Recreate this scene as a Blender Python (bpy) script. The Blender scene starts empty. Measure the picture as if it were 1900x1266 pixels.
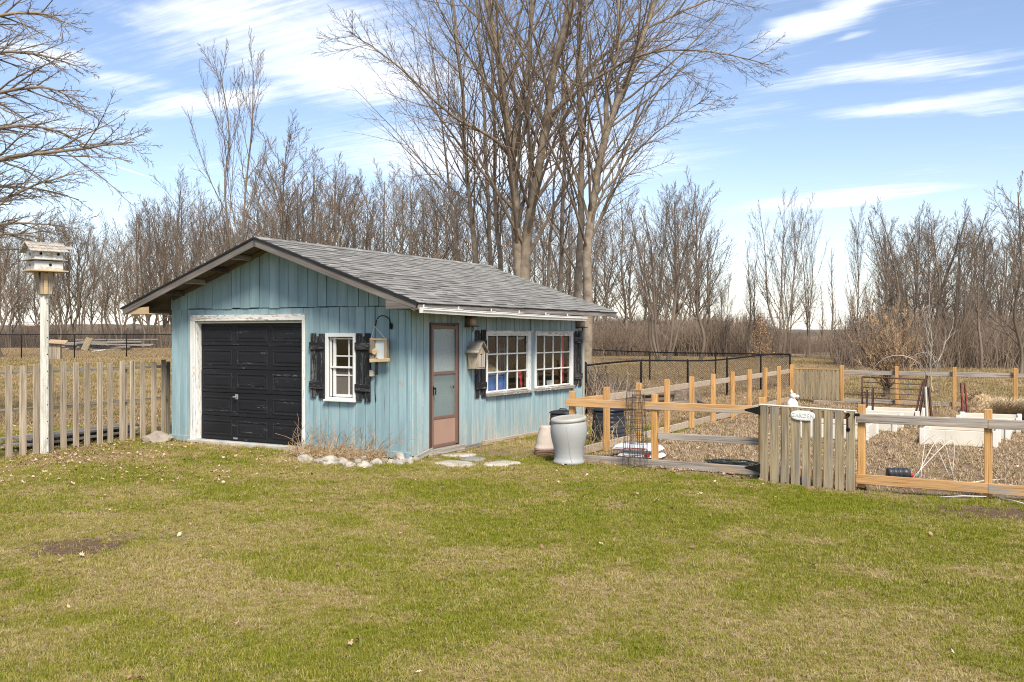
import bpy, bmesh, math, random
import numpy as np
from mathutils import Vector, Matrix, Euler

sc = bpy.context.scene
col = sc.collection
R = math.radians
rnd = random.Random(7)
rng = np.random.default_rng(11)

# ------------------------------------------------------------------ camera, sky, sun, exposure
FPX, CAMH, HX, HY = 1750.0, 1.95, 950.0, 618.0
cam_d = bpy.data.cameras.new('camera')
cam_d.sensor_width = 36
cam_d.lens = 36 * FPX / 1900
cam_d.shift_y = -(633 - HY) / 1900
cam_d.clip_start = 0.1
cam_d.clip_end = 6000
cam = bpy.data.objects.new('camera', cam_d)
cam.location = (0, 0, CAMH)
cam.rotation_euler = (R(90), 0, 0)
col.objects.link(cam)
sc.camera = cam

SUN_EL, SUN_AZ = 48.0, 163.0          # azimuth clockwise from +Y (away from the camera)
sun_dir = Vector((math.sin(R(SUN_AZ)) * math.cos(R(SUN_EL)), math.cos(R(SUN_AZ)) * math.cos(R(SUN_EL)), math.sin(R(SUN_EL))))
sun_d = bpy.data.lights.new('sun', 'SUN')
sun_d.energy = 3.9
sun_d.angle = R(18.0)                  # thin cirrus veils the sun
sun_d.color = (1.0, 0.93, 0.80)
sun = bpy.data.objects.new('sun', sun_d)
sun.rotation_euler = sun_dir.to_track_quat('Z', 'Y').to_euler()
sun.location = (20, -10, 30)
col.objects.link(sun)

vs = sc.view_settings
vs.view_transform = 'Standard'
vs.look = 'None'
vs.exposure = 0.78
vs.gamma = 1.0
vs.use_curve_mapping = False
sc.cycles.max_bounces = 6
sc.cycles.transparent_max_bounces = 24
sc.cycles.caustics_reflective = False
sc.cycles.caustics_refractive = False
sc.cycles.use_denoising = True
sc.cycles.denoiser = 'OPENIMAGEDENOISE'
sc.cycles.denoising_prefilter = 'NONE'
sc.cycles.filter_width = 1.1
sc.cycles.sample_clamp_indirect = 3.0


# ------------------------------------------------------------------ node helper
class NT:
    def __init__(s, tree):
        s.t = tree
        s.n = tree.nodes
        s.l = tree.links

    def add(s, typ, ins=None, out=0, **props):
        nd = s.n.new(typ)
        for k, v in props.items():
            setattr(nd, k, v)
        for k, v in (ins or {}).items():
            sock = nd.inputs[k]
            if isinstance(v, bpy.types.NodeSocket):
                s.l.new(v, sock)
            else:
                sock.default_value = v
        return nd.outputs[out]

    def math(s, op, a, b=0.0, c=0.0, clamp=False):
        return s.add('ShaderNodeMath', {0: a, 1: b, 2: c}, operation=op, use_clamp=clamp)

    def vmath(s, op, a, b=(0, 0, 0), out=0):
        return s.add('ShaderNodeVectorMath', {0: a, 1: b}, out=out, operation=op)

    def ramp(s, fac, stops, interp='LINEAR'):
        nd = s.n.new('ShaderNodeValToRGB')
        s.l.new(fac, nd.inputs[0])
        cr = nd.color_ramp
        cr.interpolation = interp
        while len(cr.elements) < len(stops):
            cr.elements.new(0.5)
        for e, (p, c) in zip(cr.elements, stops):
            e.position = p
            e.color = c if len(c) == 4 else (*c, 1)
        return nd.outputs[0]

    def step(s, v, a, b):
        return s.add('ShaderNodeMapRange', {'Value': v, 'From Min': a, 'From Max': b}, interpolation_type='SMOOTHSTEP')

    def mix(s, f, a, b, mode='MIX'):
        nd = s.n.new('ShaderNodeMix')
        nd.data_type = 'RGBA'
        nd.blend_type = mode
        for sock, v in ((nd.inputs[0], f), (nd.inputs[6], a), (nd.inputs[7], b)):
            if isinstance(v, bpy.types.NodeSocket):
                s.l.new(v, sock)
            else:
                sock.default_value = v if not isinstance(v, tuple) or len(v) == 4 else (*v, 1)
        return nd.outputs[2]

    def noise(s, vec, scale, detail=4.0, rough=0.55, dist=0.0):
        return s.add('ShaderNodeTexNoise', {'Vector': vec, 'Scale': scale, 'Detail': detail, 'Roughness': rough, 'Distortion': dist})

    def scaled(s, vec, sc3, loc=(0, 0, 0), rot=(0, 0, 0)):
        return s.add('ShaderNodeMapping', {'Vector': vec, 'Scale': sc3, 'Location': loc, 'Rotation': rot})


# ------------------------------------------------------------------ world: Nishita sky with thin cirrus
world = bpy.data.worlds.new('World')
sc.world = world
world.use_nodes = True
wt = NT(world.node_tree)
wt.n.clear()
w_out = wt.n.new('ShaderNodeOutputWorld')
sky = wt.n.new('ShaderNodeTexSky')
sky.sky_type = 'NISHITA'
sky.sun_disc = False
sky.sun_elevation = R(SUN_EL)
sky.sun_rotation = R(SUN_AZ)
sky.altitude = 200
sky.air_density = 1.0
sky.dust_density = 0.6
sky.ozone_density = 1.5
gen = wt.add('ShaderNodeTexCoord')
sep = wt.n.new('ShaderNodeSeparateXYZ')
wt.l.new(gen, sep.inputs[0])
zc = wt.math('MAXIMUM', sep.outputs[2], 0.03)
px_ = wt.math('DIVIDE', sep.outputs[0], zc)
py_ = wt.math('DIVIDE', sep.outputs[1], zc)
P_ = wt.add('ShaderNodeCombineXYZ', {0: px_, 1: py_, 2: 0.0})


def sky_uv(x, y):                      # photo pixel -> cirrus-layer coordinates
    dz = (HY - y) / FPX
    return ((x - HX) / FPX / dz, 1 / dz)


def streak(x0, y0, x1, y1, w, amp):    # one elongated cirrus band laid out in the cloud layer
    (a, b), (c, d) = sky_uv(x0, y0), sky_uv(x1, y1)
    mx, my, L, an = (a + c) / 2, (b + d) / 2, math.hypot(c - a, d - b) / 2, math.atan2(d - b, c - a)
    v = wt.vmath('SUBTRACT', warped, (mx, my, 0))
    v = wt.add('ShaderNodeVectorRotate', {'Vector': v, 'Angle': -an}, rotation_type='Z_AXIS')
    v = wt.vmath('MULTIPLY', v, (1 / L, 1 / w, 0))
    ln = wt.vmath('LENGTH', v, out=1)
    return wt.math('MULTIPLY', wt.step(ln, 1.25, 0.15), amp)


Pr = wt.scaled(P_, (1, 1, 1), rot=(0, 0, R(36)))      # fibres run along the wind
wob = wt.noise(Pr, 0.9, 3)
warp = wt.add('ShaderNodeTexNoise', {'Vector': P_, 'Scale': 1.1, 'Detail': 4.0, 'Roughness': 0.6}, out=1)
warp = wt.vmath('SUBTRACT', warp, (0.5, 0.5, 0.5))
warped = wt.vmath('MULTIPLY_ADD', warp, (0.55, 0.75, 0))
wt.l.new(P_, warped.node.inputs[2])
fib = wt.noise(wt.scaled(Pr, (0.8, 6.5, 1)), 1.5, 9, 0.70, 0.9)
puff = wt.noise(wt.scaled(Pr, (1.6, 3.0, 1)), 2.0, 9, 0.72, 0.5)
hair = wt.noise(wt.scaled(Pr, (0.5, 22, 1)), 1.6, 6, 0.65, 0.5)
tex = wt.math('MULTIPLY_ADD', hair, 0.30, wt.math('MULTIPLY_ADD', fib, 0.35, wt.math('MULTIPLY', puff, 0.35)))
bands = None
for a in ((180, 228, 640, 150, .26, 1.0), (320, 128, 860, 36, .62, .95), (420, 185, 960, 100, .55, 1.05), (210, 60, 640, 5, .28, 1.0),
          (160, 172, 340, 150, .2, .6), (1360, 178, 2000, 86, .24, .9), (1450, 152, 1980, 128, .14, .7), (1340, 100, 1760, -25, .20, 1.1), (1440, 222, 2000, 176, .26, .95), (1560, 196, 1990, 206, .16, .75),
          (1300, 402, 1880, 330, .65, .95), (60, 130, 170, 90, .3, .9), (680, 340, 1320, 230, 1.4, 1.1), (1530, 98, 1650, 58, .06, .75),
          (20, 250, 200, 215, .5, .6), (700, 130, 1260, 190, .9, .5), (1300, 440, 1900, 400, .6, .5)):
    b = streak(*a)
    bands = b if bands is None else wt.math('MAXIMUM', bands, b)
veil = wt.math('MULTIPLY', wt.step(wob, 0.42, 0.74), 0.45)      # the same thin cirrus everywhere else
cov = wt.math('MAXIMUM', bands, veil)
dens = wt.step(wt.math('ADD', tex, wt.math('MULTIPLY', cov, 0.42)), 0.55, 1.12)
dens = wt.math('MULTIPLY', dens, 0.95)
low = wt.step(sep.outputs[2], 0.20, -0.03)               # thicker air towards the horizon
lowc = wt.math('MULTIPLY', low, wt.math('MULTIPLY_ADD', wt.noise(wt.scaled(gen, (3, 3, 16)), 2.2, 5, .6), 0.75, 0.02))
dens = wt.math('MAXIMUM', dens, lowc)
(ca, cb), (cc, cd) = sky_uv(190, 300), sky_uv(292, 334)        # a short contrail
cv = wt.vmath('SUBTRACT', P_, ((ca + cc) / 2, (cb + cd) / 2, 0))
cv = wt.add('ShaderNodeVectorRotate', {'Vector': cv, 'Angle': -math.atan2(cd - cb, cc - ca)}, rotation_type='Z_AXIS')
cv = wt.vmath('LENGTH', wt.vmath('MULTIPLY', cv, (2 / math.hypot(cc - ca, cd - cb), 1 / 0.022, 0)), out=1)
dens = wt.math('MAXIMUM', dens, wt.math('MULTIPLY', wt.step(cv, 1.1, 0.3), 0.5))
SKY_STR = 0.096
CLOUD = (8.1, 8.3, 8.7, 1)
skyc = wt.mix(1.0, sky.outputs[0], (1.20, 1.13, 1.16, 1), 'MULTIPLY')
cloudmix = wt.mix(dens, skyc, CLOUD)
bg = wt.n.new('ShaderNodeBackground')
wt.l.new(cloudmix, bg.inputs[0])
bg.inputs[1].default_value = SKY_STR
wt.l.new(bg.outputs[0], w_out.inputs[0])

# ------------------------------------------------------------------ geometry helpers
YAW = R(29.5)                           # the shed and the garden share this orientation
SHED_C = (-1.55, 14.52)
WX, WY = (math.cos(YAW), -math.sin(YAW)), (math.sin(YAW), math.cos(YAW))


def lw(x, y):                           # yard frame (shed corner, along front, along side) -> world
    return (SHED_C[0] + x * WX[0] + y * WY[0], SHED_C[1] + x * WX[1] + y * WY[1])


def wl(X, Y):
    dx, dy = X - SHED_C[0], Y - SHED_C[1]
    return (dx * WX[0] + dy * WX[1], dx * WY[0] + dy * WY[1])


def at(px, py, Y):                      # photo pixel at distance Y -> world point
    return Vector(((px - HX) / FPX * Y, Y, CAMH - (py - HY) / FPX * Y))


def gp(px, py, z=0.0):                  # photo pixel on the ground
    Y = (CAMH - z) * FPX / (py - HY)
    return ((px - HX) / FPX * Y, Y)


def vnoise(x, y, seed=0):
    x = np.asarray(x, float)
    y = np.asarray(y, float)
    xi, yi = np.floor(x).astype(np.int64), np.floor(y).astype(np.int64)
    fx, fy = x - xi, y - yi
    fx, fy = fx * fx * (3 - 2 * fx), fy * fy * (3 - 2 * fy)

    def h(a, b):
        n = (a * 374761393 + b * 668265263 + seed * 1274126177) & 0x7fffffff
        n = ((n ^ (n >> 13)) * 1274126177) & 0x7fffffff
        return ((n ^ (n >> 16)) & 0xffff) / 65535.0
    return (h(xi, yi) * (1 - fx) + h(xi + 1, yi) * fx) * (1 - fy) + (h(xi, yi + 1) * (1 - fx) + h(xi + 1, yi + 1) * fx) * fy


def fbm(x, y, seed=0, o=4):
    s, a, t = 0, 0.5, 0
    for i in range(o):
        s = s + a * vnoise(np.asarray(x) * 2 ** i, np.asarray(y) * 2 ** i, seed + i)
        t += a
        a *= 0.5
    return s / t


def sstep(a, b, v):
    t = np.clip((np.asarray(v, float) - a) / (b - a), 0, 1)
    return t * t * (3 - 2 * t)


def terrain(X, Y):
    X = np.asarray(X, float)
    Y = np.asarray(Y, float)
    h = 0.65 * sstep(24, 48, Y) * sstep(6, -8, X)                     # the back left field rises a little
    h = h - 0.09 * np.exp(-(((X - 4.6) / 2.2) ** 2 + ((Y - 11.9) / 1.6) ** 2))
    h = h + 0.03 * (fbm(X * 0.45, Y * 0.45, 3) - 0.5) * sstep(3, 8, np.hypot(X, Y)) + 0.012 * (fbm(X * 3, Y * 3, 9) - 0.5)
    h = h + 1.2 * (fbm(X * 0.02 + 5, Y * 0.02, 21) - 0.4) * sstep(75, 160, Y)
    lx = (X - SHED_C[0]) * WX[0] + (Y - SHED_C[1]) * WX[1]
    ly = (X - SHED_C[0]) * WY[0] + (Y - SHED_C[1]) * WY[1]
    inside = sstep(-5.6, -5.3, lx) * sstep(0.15, -0.1, lx) * sstep(-.15, .1, ly) * sstep(6.5, 6.2, ly)
    return h * (1 - inside) - 0.04 * inside


def tz(x, y):
    return float(terrain(x, y))


def mesh_np(name, verts, quads=None, tris=None, smooth=False, attrs=None):
    me = bpy.data.meshes.new(name)
    verts = np.asarray(verts, np.float32).reshape(-1, 3)
    q = np.zeros((0, 4), np.int32) if quads is None else np.asarray(quads, np.int32).reshape(-1, 4)
    t = np.zeros((0, 3), np.int32) if tris is None else np.asarray(tris, np.int32).reshape(-1, 3)
    me.vertices.add(len(verts))
    me.vertices.foreach_set('co', verts.ravel())
    me.loops.add(len(q) * 4 + len(t) * 3)
    me.loops.foreach_set('vertex_index', np.concatenate([q.ravel(), t.ravel()]))
    me.polygons.add(len(q) + len(t))
    me.polygons.foreach_set('loop_start', np.concatenate([np.arange(len(q)) * 4, len(q) * 4 + np.arange(len(t)) * 3]).astype(np.int32))
    me.polygons.foreach_set('loop_total', np.concatenate([np.full(len(q), 4), np.full(len(t), 3)]).astype(np.int32))
    if smooth:
        me.polygons.foreach_set('use_smooth', np.ones(len(q) + len(t), bool))
    for k, v in (attrs or {}).items():
        v = np.asarray(v, np.float32)
        if v.ndim == 1:
            me.attributes.new(k, 'FLOAT', 'POINT').data.foreach_set('value', v)
        else:
            me.attributes.new(k, 'FLOAT_VECTOR', 'POINT').data.foreach_set('vector', v.ravel())
    me.update(calc_edges=True)
    me.validate()
    return me


class MB:
    """collects simple solids into one mesh"""
    def __init__(s):
        s.v, s.f, s.sm = [], [], []

    def poly(s, vs, fs, smooth=False):
        o = len(s.v)
        s.v += [tuple(v) for v in vs]
        s.f += [tuple(i + o for i in f) for f in fs]
        s.sm += [smooth] * len(fs)
        return s

    def box(s, x0, x1, y0, y1, z0, z1, b=0.0, jit=0.0, mat=None):
        if b <= 0:
            vs = [(x, y, z) for z in (z0, z1) for y in (y0, y1) for x in (x0, x1)]
            fs = [(0, 2, 3, 1), (4, 5, 7, 6), (0, 1, 5, 4), (2, 6, 7, 3), (0, 4, 6, 2), (1, 3, 7, 5)]
        else:
            b = min(b, abs(x1 - x0) * .45, abs(y1 - y0) * .45, abs(z1 - z0) * .45)
            bm = bmesh.new()
            for sx, X in ((1, x0), (-1, x1)):
                for sy, Y in ((1, y0), (-1, y1)):
                    for sz, Z in ((1, z0), (-1, z1)):
                        bm.verts.new((X, Y + sy * b, Z + sz * b))
                        bm.verts.new((X + sx * b, Y, Z + sz * b))
                        bm.verts.new((X + sx * b, Y + sy * b, Z))
            bmesh.ops.convex_hull(bm, input=bm.verts)
            bm.verts.index_update()
            vs = [v.co.copy() for v in bm.verts]
            fs = [[v.index for v in f.verts] for f in bm.faces]
            bm.free()
        if jit:
            vs = [Vector(v) + Vector((rnd.uniform(-jit, jit) for _ in range(3))) for v in vs]
        if mat is not None:
            vs = [mat @ Vector(v) for v in vs]
        return s.poly(vs, fs)

    def prism(s, pts, y0, y1):             # polygon in xz extruded along y
        n = len(pts)
        vs = [(x, y0, z) for x, z in pts] + [(x, y1, z) for x, z in pts]
        fs = [tuple(range(n))[::-1] if False else tuple(range(n)), tuple(range(2 * n - 1, n - 1, -1))]
        fs += [(i, i + n, (i + 1) % n + n, (i + 1) % n) for i in range(n)]
        return s.poly(vs, fs)

    def lathe(s, prof, n=24, c=(0, 0, 0), cap=True, mat=None, ang=2 * math.pi, rmod=None):
        vs, fs = [], []
        for r, z in prof:
            for i in range(n):
                a = ang * i / n
                rr = r * (rmod(a, z) if rmod else 1)
                p = Vector((rr * math.cos(a), rr * math.sin(a), z)) + Vector(c)
                vs.append(mat @ p if mat else p)
        for j in range(len(prof) - 1):
            for i in range(n):
                k = (i + 1) % n
                fs.append((j * n + i, j * n + k, (j + 1) * n + k, (j + 1) * n + i))
        s.poly(vs, fs, True)
        if cap:
            o = len(s.v) - len(vs)
            s.f += [tuple(o + i for i in range(n))[::-1], tuple(o + (len(prof) - 1) * n + i for i in range(n))]
            s.sm += [False, False]
        return s

    def tube(s, pts, r, n=6, r1=None, closed=False):
        pts = [Vector(p) for p in pts]
        m = len(pts)
        vs, fs = [], []
        for j, p in enumerate(pts):
            if closed:
                t = pts[(j + 1) % m] - pts[j - 1]
            else:
                t = pts[min(j + 1, m - 1)] - pts[max(j - 1, 0)]
            t.normalize()
            ref = Vector((0, 0, 1)) if abs(t.z) < .9 else Vector((1, 0, 0))
            u = t.cross(ref).normalized()
            w = t.cross(u)
            rr = r if r1 is None else r + (r1 - r) * j / max(1, m - 1)
            for i in range(n):
                a = 2 * math.pi * i / n
                vs.append(p + (u * math.cos(a) + w * math.sin(a)) * rr)
        for j in range(m if closed else m - 1):
            for i in range(n):
                k, jj = (i + 1) % n, (j + 1) % m
                fs.append((j * n + i, j * n + k, jj * n + k, jj * n + i))
        if not closed:
            fs += [tuple(range(n)), tuple((m - 1) * n + i for i in range(n))[::-1]]
        return s.poly(vs, fs, n > 5)

    def mesh(s, name):
        me = bpy.data.meshes.new(name)
        me.from_pydata(s.v, [], s.f)
        me.polygons.foreach_set('use_smooth', s.sm)
        bm = bmesh.new()
        bm.from_mesh(me)
        bmesh.ops.recalc_face_normals(bm, faces=bm.faces)
        bm.to_mesh(me)
        bm.free()
        me.update()
        return me

    def build(s, name, mat, parent=None, loc=(0, 0, 0), rot=(0, 0, 0)):
        return link(name, s.mesh(name), mat, parent, loc, rot)


def link(name, me, mat, parent=None, loc=(0, 0, 0), rot=(0, 0, 0), scale=(1, 1, 1)):
    if mat is not None and me is not None and len(me.materials) == 0:
        me.materials.append(mat)
    o = bpy.data.objects.new(name, me)
    col.objects.link(o)
    o.parent = parent
    o.location = loc
    o.rotation_euler = rot
    o.scale = scale
    return o


def tag(o, label=None, cat=None, group=None, kind=None):
    for k, v in (('label', label), ('category', cat), ('group', group), ('kind', kind)):
        if v:
            o[k] = v
    return o


def thing(name, label, cat, loc=(0, 0, 0), rz=0.0, group=None):
    o = bpy.data.objects.new(name, None)
    o.empty_display_size = 0.2
    col.objects.link(o)
    o.location = loc
    o.rotation_euler = (0, 0, rz)
    return tag(o, label, cat, group)


def yard(name, label, cat, x, y, z=None, rz=0.0, group=None):      # a thing placed in the yard frame
    X, Y = lw(x, y)
    return thing(name, label, cat, (X, Y, tz(X, Y) if z is None else z), -YAW + rz, group)


def copy_tree(o, parent=None):
    c = o.copy()
    col.objects.link(c)
    c.parent = parent
    for ch in list(o.children):
        copy_tree(ch, c)
    return c


_boxes = {}


def boxpart(name, size, mat, parent, loc, rot=(0, 0, 0), b=0.004, jit=0.0):
    """a chamfered box centred on loc; boxes of one size share a mesh"""
    key = (name, tuple(round(v, 3) for v in size), mat.name, b)
    if jit or key not in _boxes:
        hx, hy, hz = (v / 2 for v in size)
        me = MB().box(-hx, hx, -hy, hy, -hz, hz, b, jit).mesh(name)
        me.materials.append(mat)
        if jit:
            return link(name, me, None, parent, loc, rot)
        _boxes[key] = me
    return link(name, _boxes[key], None, parent, loc, rot)


# ------------------------------------------------------------------ materials
_mats = {}


def newmat(name):
    m = bpy.data.materials.new(name)
    m.use_nodes = True
    t = NT(m.node_tree)
    return m, t, m.node_tree.nodes['Principled BSDF']


def objvec(t, shift=True):
    tc = t.add('ShaderNodeTexCoord', out=3)
    if not shift:
        return tc
    r = t.add('ShaderNodeObjectInfo', out=5)
    off = t.add('ShaderNodeCombineXYZ', {0: t.math('MULTIPLY', r, 37.0), 1: t.math('MULTIPLY', r, 91.0), 2: t.math('MULTIPLY', r, 53.0)})
    return t.vmath('ADD', tc, off)


def mat_plain(name, c, rough=0.6, var=0.15, scale=6.0, metal=0.0, bump=0.0, c2=None, spec=0.4):
    m, t, b = newmat(name)
    v = objvec(t)
    n = t.noise(v, scale, 5, 0.6)
    c2 = c2 or tuple(x * (1 - var * 1.6) for x in c)
    hi = tuple(min(1, x * (1 + var)) for x in c)
    t.l.new(t.ramp(n, [(0.3, c2), (0.55, c), (0.75, hi)]), b.inputs['Base Color'])
    b.inputs['Roughness'].default_value = rough
    b.inputs['Metallic'].default_value = metal
    b.inputs['Specular IOR Level'].default_value = spec
    if bump:
        bp = t.add('ShaderNodeBump', {'Strength': bump, 'Distance': 0.01, 'Height': t.noise(v, scale * 4, 5, 0.65)})
        t.l.new(bp, b.inputs['Normal'])
    return m


def mat_wood(name, axis, dark, mid, light, paint=None, peel=0.5, crack=0.5, rough=0.85, tone=0.25, base_dirt=0.0, peel2=0.06, stain=None):
    """bare or painted boards: grain and checks run along the given local axis"""
    m, t, b = newmat(name)
    v = objvec(t)
    s = {'x': (0.9, 14, 14), 'y': (14, 0.9, 14), 'z': (14, 14, 0.9)}[axis]
    s2 = {'x': (0.7, 45, 45), 'y': (45, 0.7, 45), 'z': (45, 45, 0.7)}[axis]
    s3 = {'x': (0.5, 4, 4), 'y': (4, 0.5, 4), 'z': (4, 4, 0.5)}[axis]
    g = t.noise(t.scaled(v, s), 2.0, 6, 0.6, 0.4)
    fine = t.noise(t.scaled(v, s2), 2.2, 5, 0.6, 0.2)
    blot = t.noise(t.scaled(v, s3), 1.6, 4, 0.6)
    c = t.ramp(t.math('MULTIPLY_ADD', fine, 0.45, t.math('MULTIPLY', g, 0.55)), [(0.36, dark), (0.5, mid), (0.64, light)])
    if stain:                                            # patches where the wood has greyed
        c = t.mix(t.step(blot, 0.50, 0.66), c, t.mix(t.step(fine, .35, .65), tuple(x * .75 for x in stain), stain))
    rn = t.add('ShaderNodeObjectInfo', out=5)
    if paint:
        pc = t.mix(t.step(blot, 0.35, 0.68), tuple(x * .82 for x in paint), tuple(min(1, x * 1.12) for x in paint))
        pc = t.mix(t.math('MULTIPLY', t.step(fine, .48, .72), 0.20), pc, tuple(x * .76 for x in paint))
        wear = t.math('MULTIPLY_ADD', g, 0.55, t.math('MULTIPLY', blot, 0.45))
        if base_dirt:
            pz = t.n.new('ShaderNodeSeparateXYZ')
            t.l.new(t.add('ShaderNodeNewGeometry'), pz.inputs[0])
            wear = t.math('ADD', wear, t.math('MULTIPLY', t.step(pz.outputs[2], 0.75, 0.0), base_dirt))
        wear = t.math('MULTIPLY_ADD', fine, 0.25, wear)
        fl = t.noise(t.scaled(v, {'x': (7, 30, 30), 'y': (30, 7, 30), 'z': (30, 30, 7)}[axis]), 1.5, 5, 0.7, 0.5)
        wear = t.math('MULTIPLY_ADD', t.math('SUBTRACT', fl, 0.5), 0.75, wear)
        wear = t.math('MULTIPLY_ADD', rn, 0.07, wear)
        c = t.mix(t.math('MULTIPLY', t.step(wear, 1.02 - peel * .5, 1.02 - peel * .5 + peel2), 0.88), pc, c)
    ck = t.noise(t.scaled(v, {'x': (0.55, 60, 60), 'y': (60, .55, 60), 'z': (60, 60, .55)}[axis]), 1.0, 3, 0.5, 0.3)
    ckm = t.math('MULTIPLY', t.step(ck, 0.685 - crack * .06, 0.72 - crack * .06), 0.9)
    c = t.mix(ckm, c, tuple(x * .22 for x in dark))
    hsv = t.add('ShaderNodeHueSaturation', {'Color': c, 'Value': t.math('MULTIPLY_ADD', rn, tone, 1 - tone / 2), 'Saturation': 1.0})
    t.l.new(hsv, b.inputs['Base Color'])
    b.inputs['Roughness'].default_value = rough
    b.inputs['Specular IOR Level'].default_value = 0.25
    hgt = t.math('SUBTRACT', t.math('MULTIPLY_ADD', fine, 0.5, t.math('MULTIPLY', g, 0.4)), ckm)
    t.l.new(t.add('ShaderNodeBump', {'Strength': 0.5, 'Distance': 0.006, 'Height': hgt}), b.inputs['Normal'])
    return m


GREY = ((.13, .11, .09), (.27, .24, .205), (.42, .385, .34))
MT = {}
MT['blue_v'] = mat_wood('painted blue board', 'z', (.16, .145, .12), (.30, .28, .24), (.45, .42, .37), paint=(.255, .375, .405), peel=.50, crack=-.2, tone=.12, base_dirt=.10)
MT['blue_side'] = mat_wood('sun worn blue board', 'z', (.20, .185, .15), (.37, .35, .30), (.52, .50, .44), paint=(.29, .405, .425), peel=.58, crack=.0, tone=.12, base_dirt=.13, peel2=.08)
MT['blue_gable'] = mat_wood('overhang shaded blue board', 'z', (.17, .17, .15), (.28, .28, .26), (.4, .4, .38), paint=(.225, .335, .365), peel=.32, crack=-.4, tone=.10)  # less peeling; paint darkened to carry the gable overhang's shadow
MT['white_x'] = mat_wood('peeling white trim x', 'x', (.12, .10, .08), (.30, .26, .2), (.42, .37, .3), paint=(.74, .73, .69), peel=.72, crack=.6, tone=.06)
MT['white_y'] = mat_wood('peeling white trim y', 'y', (.12, .10, .08), (.30, .26, .2), (.42, .37, .3), paint=(.72, .71, .67), peel=.60, crack=.4, tone=.06)
MT['white_sill'] = mat_wood('flaking white sill', 'y', (.10, .08, .06), (.22, .18, .14), (.36, .3, .24), paint=(.70, .69, .65), peel=.98, crack=.8, tone=.06)
MT['white_z'] = mat_wood('peeling white trim z', 'z', (.2, .17, .13), (.35, .3, .24), (.45, .4, .33), paint=(.74, .73, .69), peel=.55, crack=.4, tone=.06)
MT['black_z'] = mat_wood('faded black shutter z', 'z', (.03, .028, .026), (.08, .075, .07), (.17, .16, .15), paint=(.018, .018, .020), peel=.66, crack=.8, tone=.2)
MT['black_y'] = mat_wood('faded black shutter y', 'y', (.03, .028, .026), (.08, .075, .07), (.2, .19, .17), paint=(.018, .018, .020), peel=.72, crack=.8, tone=.2)
MT['black_x'] = mat_wood('faded black shutter x', 'x', (.03, .028, .026), (.08, .075, .07), (.17, .16, .15), paint=(.018, .018, .020), peel=.7, crack=.8, tone=.2)
MT['door_black'] = mat_wood('scuffed black garage door', 'x', (.05, .052, .055), (.09, .095, .10), (.14, .145, .15), paint=(.0135, .014, .017), peel=.43, crack=-.6, tone=.15, rough=.5)
MT['fascia_x'] = mat_wood('greyed rake board', 'x', (.045, .038, .033), (.10, .087, .076), (.18, .16, .142), paint=(.46, .43, .39), peel=1.30, crack=.7, tone=.08)
MT['fascia_y'] = mat_wood('greyed eave board', 'y', (.10, .085, .072), (.21, .185, .165), (.33, .295, .265), crack=.6, tone=.08)
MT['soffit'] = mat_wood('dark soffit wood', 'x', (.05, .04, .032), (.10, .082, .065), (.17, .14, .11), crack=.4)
MT['raw_x'] = mat_wood('bare pine return board', 'x', (.30, .19, .09), (.48, .33, .17), (.60, .45, .27), paint=(.55, .5, .42), peel=1.1, crack=.4)
MT['cedar_x'] = mat_wood('orange stained rail', 'x', (.30, .155, .055), (.46, .265, .11), (.57, .37, .19), crack=.4, stain=(.36, .325, .28), tone=.2)
MT['cedar_y'] = mat_wood('greying rail', 'y', (.28, .19, .11), (.41, .32, .225), (.52, .44, .345), crack=.4, stain=(.40, .36, .315), tone=.2)
MT['post_z'] = mat_wood('orange cedar post', 'z', (.33, .165, .05), (.50, .275, .10), (.60, .38, .18), crack=.5, tone=.18)
MT['rail_grey'] = mat_wood('greyed rail', 'x', (.15, .125, .105), (.29, .255, .22), (.43, .385, .335), crack=.6, stain=(.44, .31, .19), tone=.15)
MT['grey_z'] = mat_wood('weathered grey picket', 'z', (.20, .155, .105), (.37, .305, .225), (.53, .45, .345), crack=.6, tone=.35)
MT['gate_z'] = mat_wood('weathered gate board', 'z', (.16, .12, .07), (.29, .228, .138), (.41, .335, .215), crack=.7, stain=(.22, .20, .175), tone=.35)
MT['grey_x'] = mat_wood('weathered grey plank', 'x', *GREY, crack=.7, tone=.4)
MT['grey_y'] = mat_wood('weathered grey beam', 'y', *GREY, crack=.7, tone=.4)
MT['pole'] = mat_wood('pale weathered pole', 'z', (.34, .32, .27), (.48, .465, .41), (.58, .57, .51), paint=(.38, .37, .32), peel=.85, crack=.7)
MT['shake'] = mat_wood('grey wood shake', 'z', (.22, .19, .15), (.38, .34, .29), (.50, .46, .41), crack=.6, tone=.3)
MT['white_house'] = mat_wood('worn white birdhouse', 'x', (.24, .21, .18), (.4, .36, .31), (.5, .46, .41), paint=(.70, .69, .65), peel=.75, crack=.6)
MT['brown_metal'] = mat_plain('brown enamel', (.175, .105, .080), .45, .1, 3)
MT['brown_dark'] = mat_plain('dark brown frame', (.075, .042, .034), .5, .1, 3)
MT['kick'] = mat_plain('faded brown kick panel', (.36, .225, .165), .5, .06, 2)
MT['vinyl'] = mat_plain('white vinyl', (.70, .67, .60), .4, .04, 3)
MT['cream'] = mat_plain('cream vinyl', (.66, .62, .52), .45, .06, 3)
MT['sash'] = mat_plain('white sash paint', (.66, .66, .64), .45, .04, 3)
MT['gutter'] = mat_plain('white gutter enamel', (.68, .67, .63), .35, .05, 4)
MT['black'] = mat_plain('black iron', (.010, .010, .010), .75, .3, 9, spec=.2)
MT['black_plastic'] = mat_plain('black plastic', (.030, .032, .036), .42, .35, 4, c2=(.02, .021, .024))
MT['edge'] = mat_plain('black drip edge', (.012, .012, .012), .6, .2, 6)
MT['glass_dirty'] = None
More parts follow.
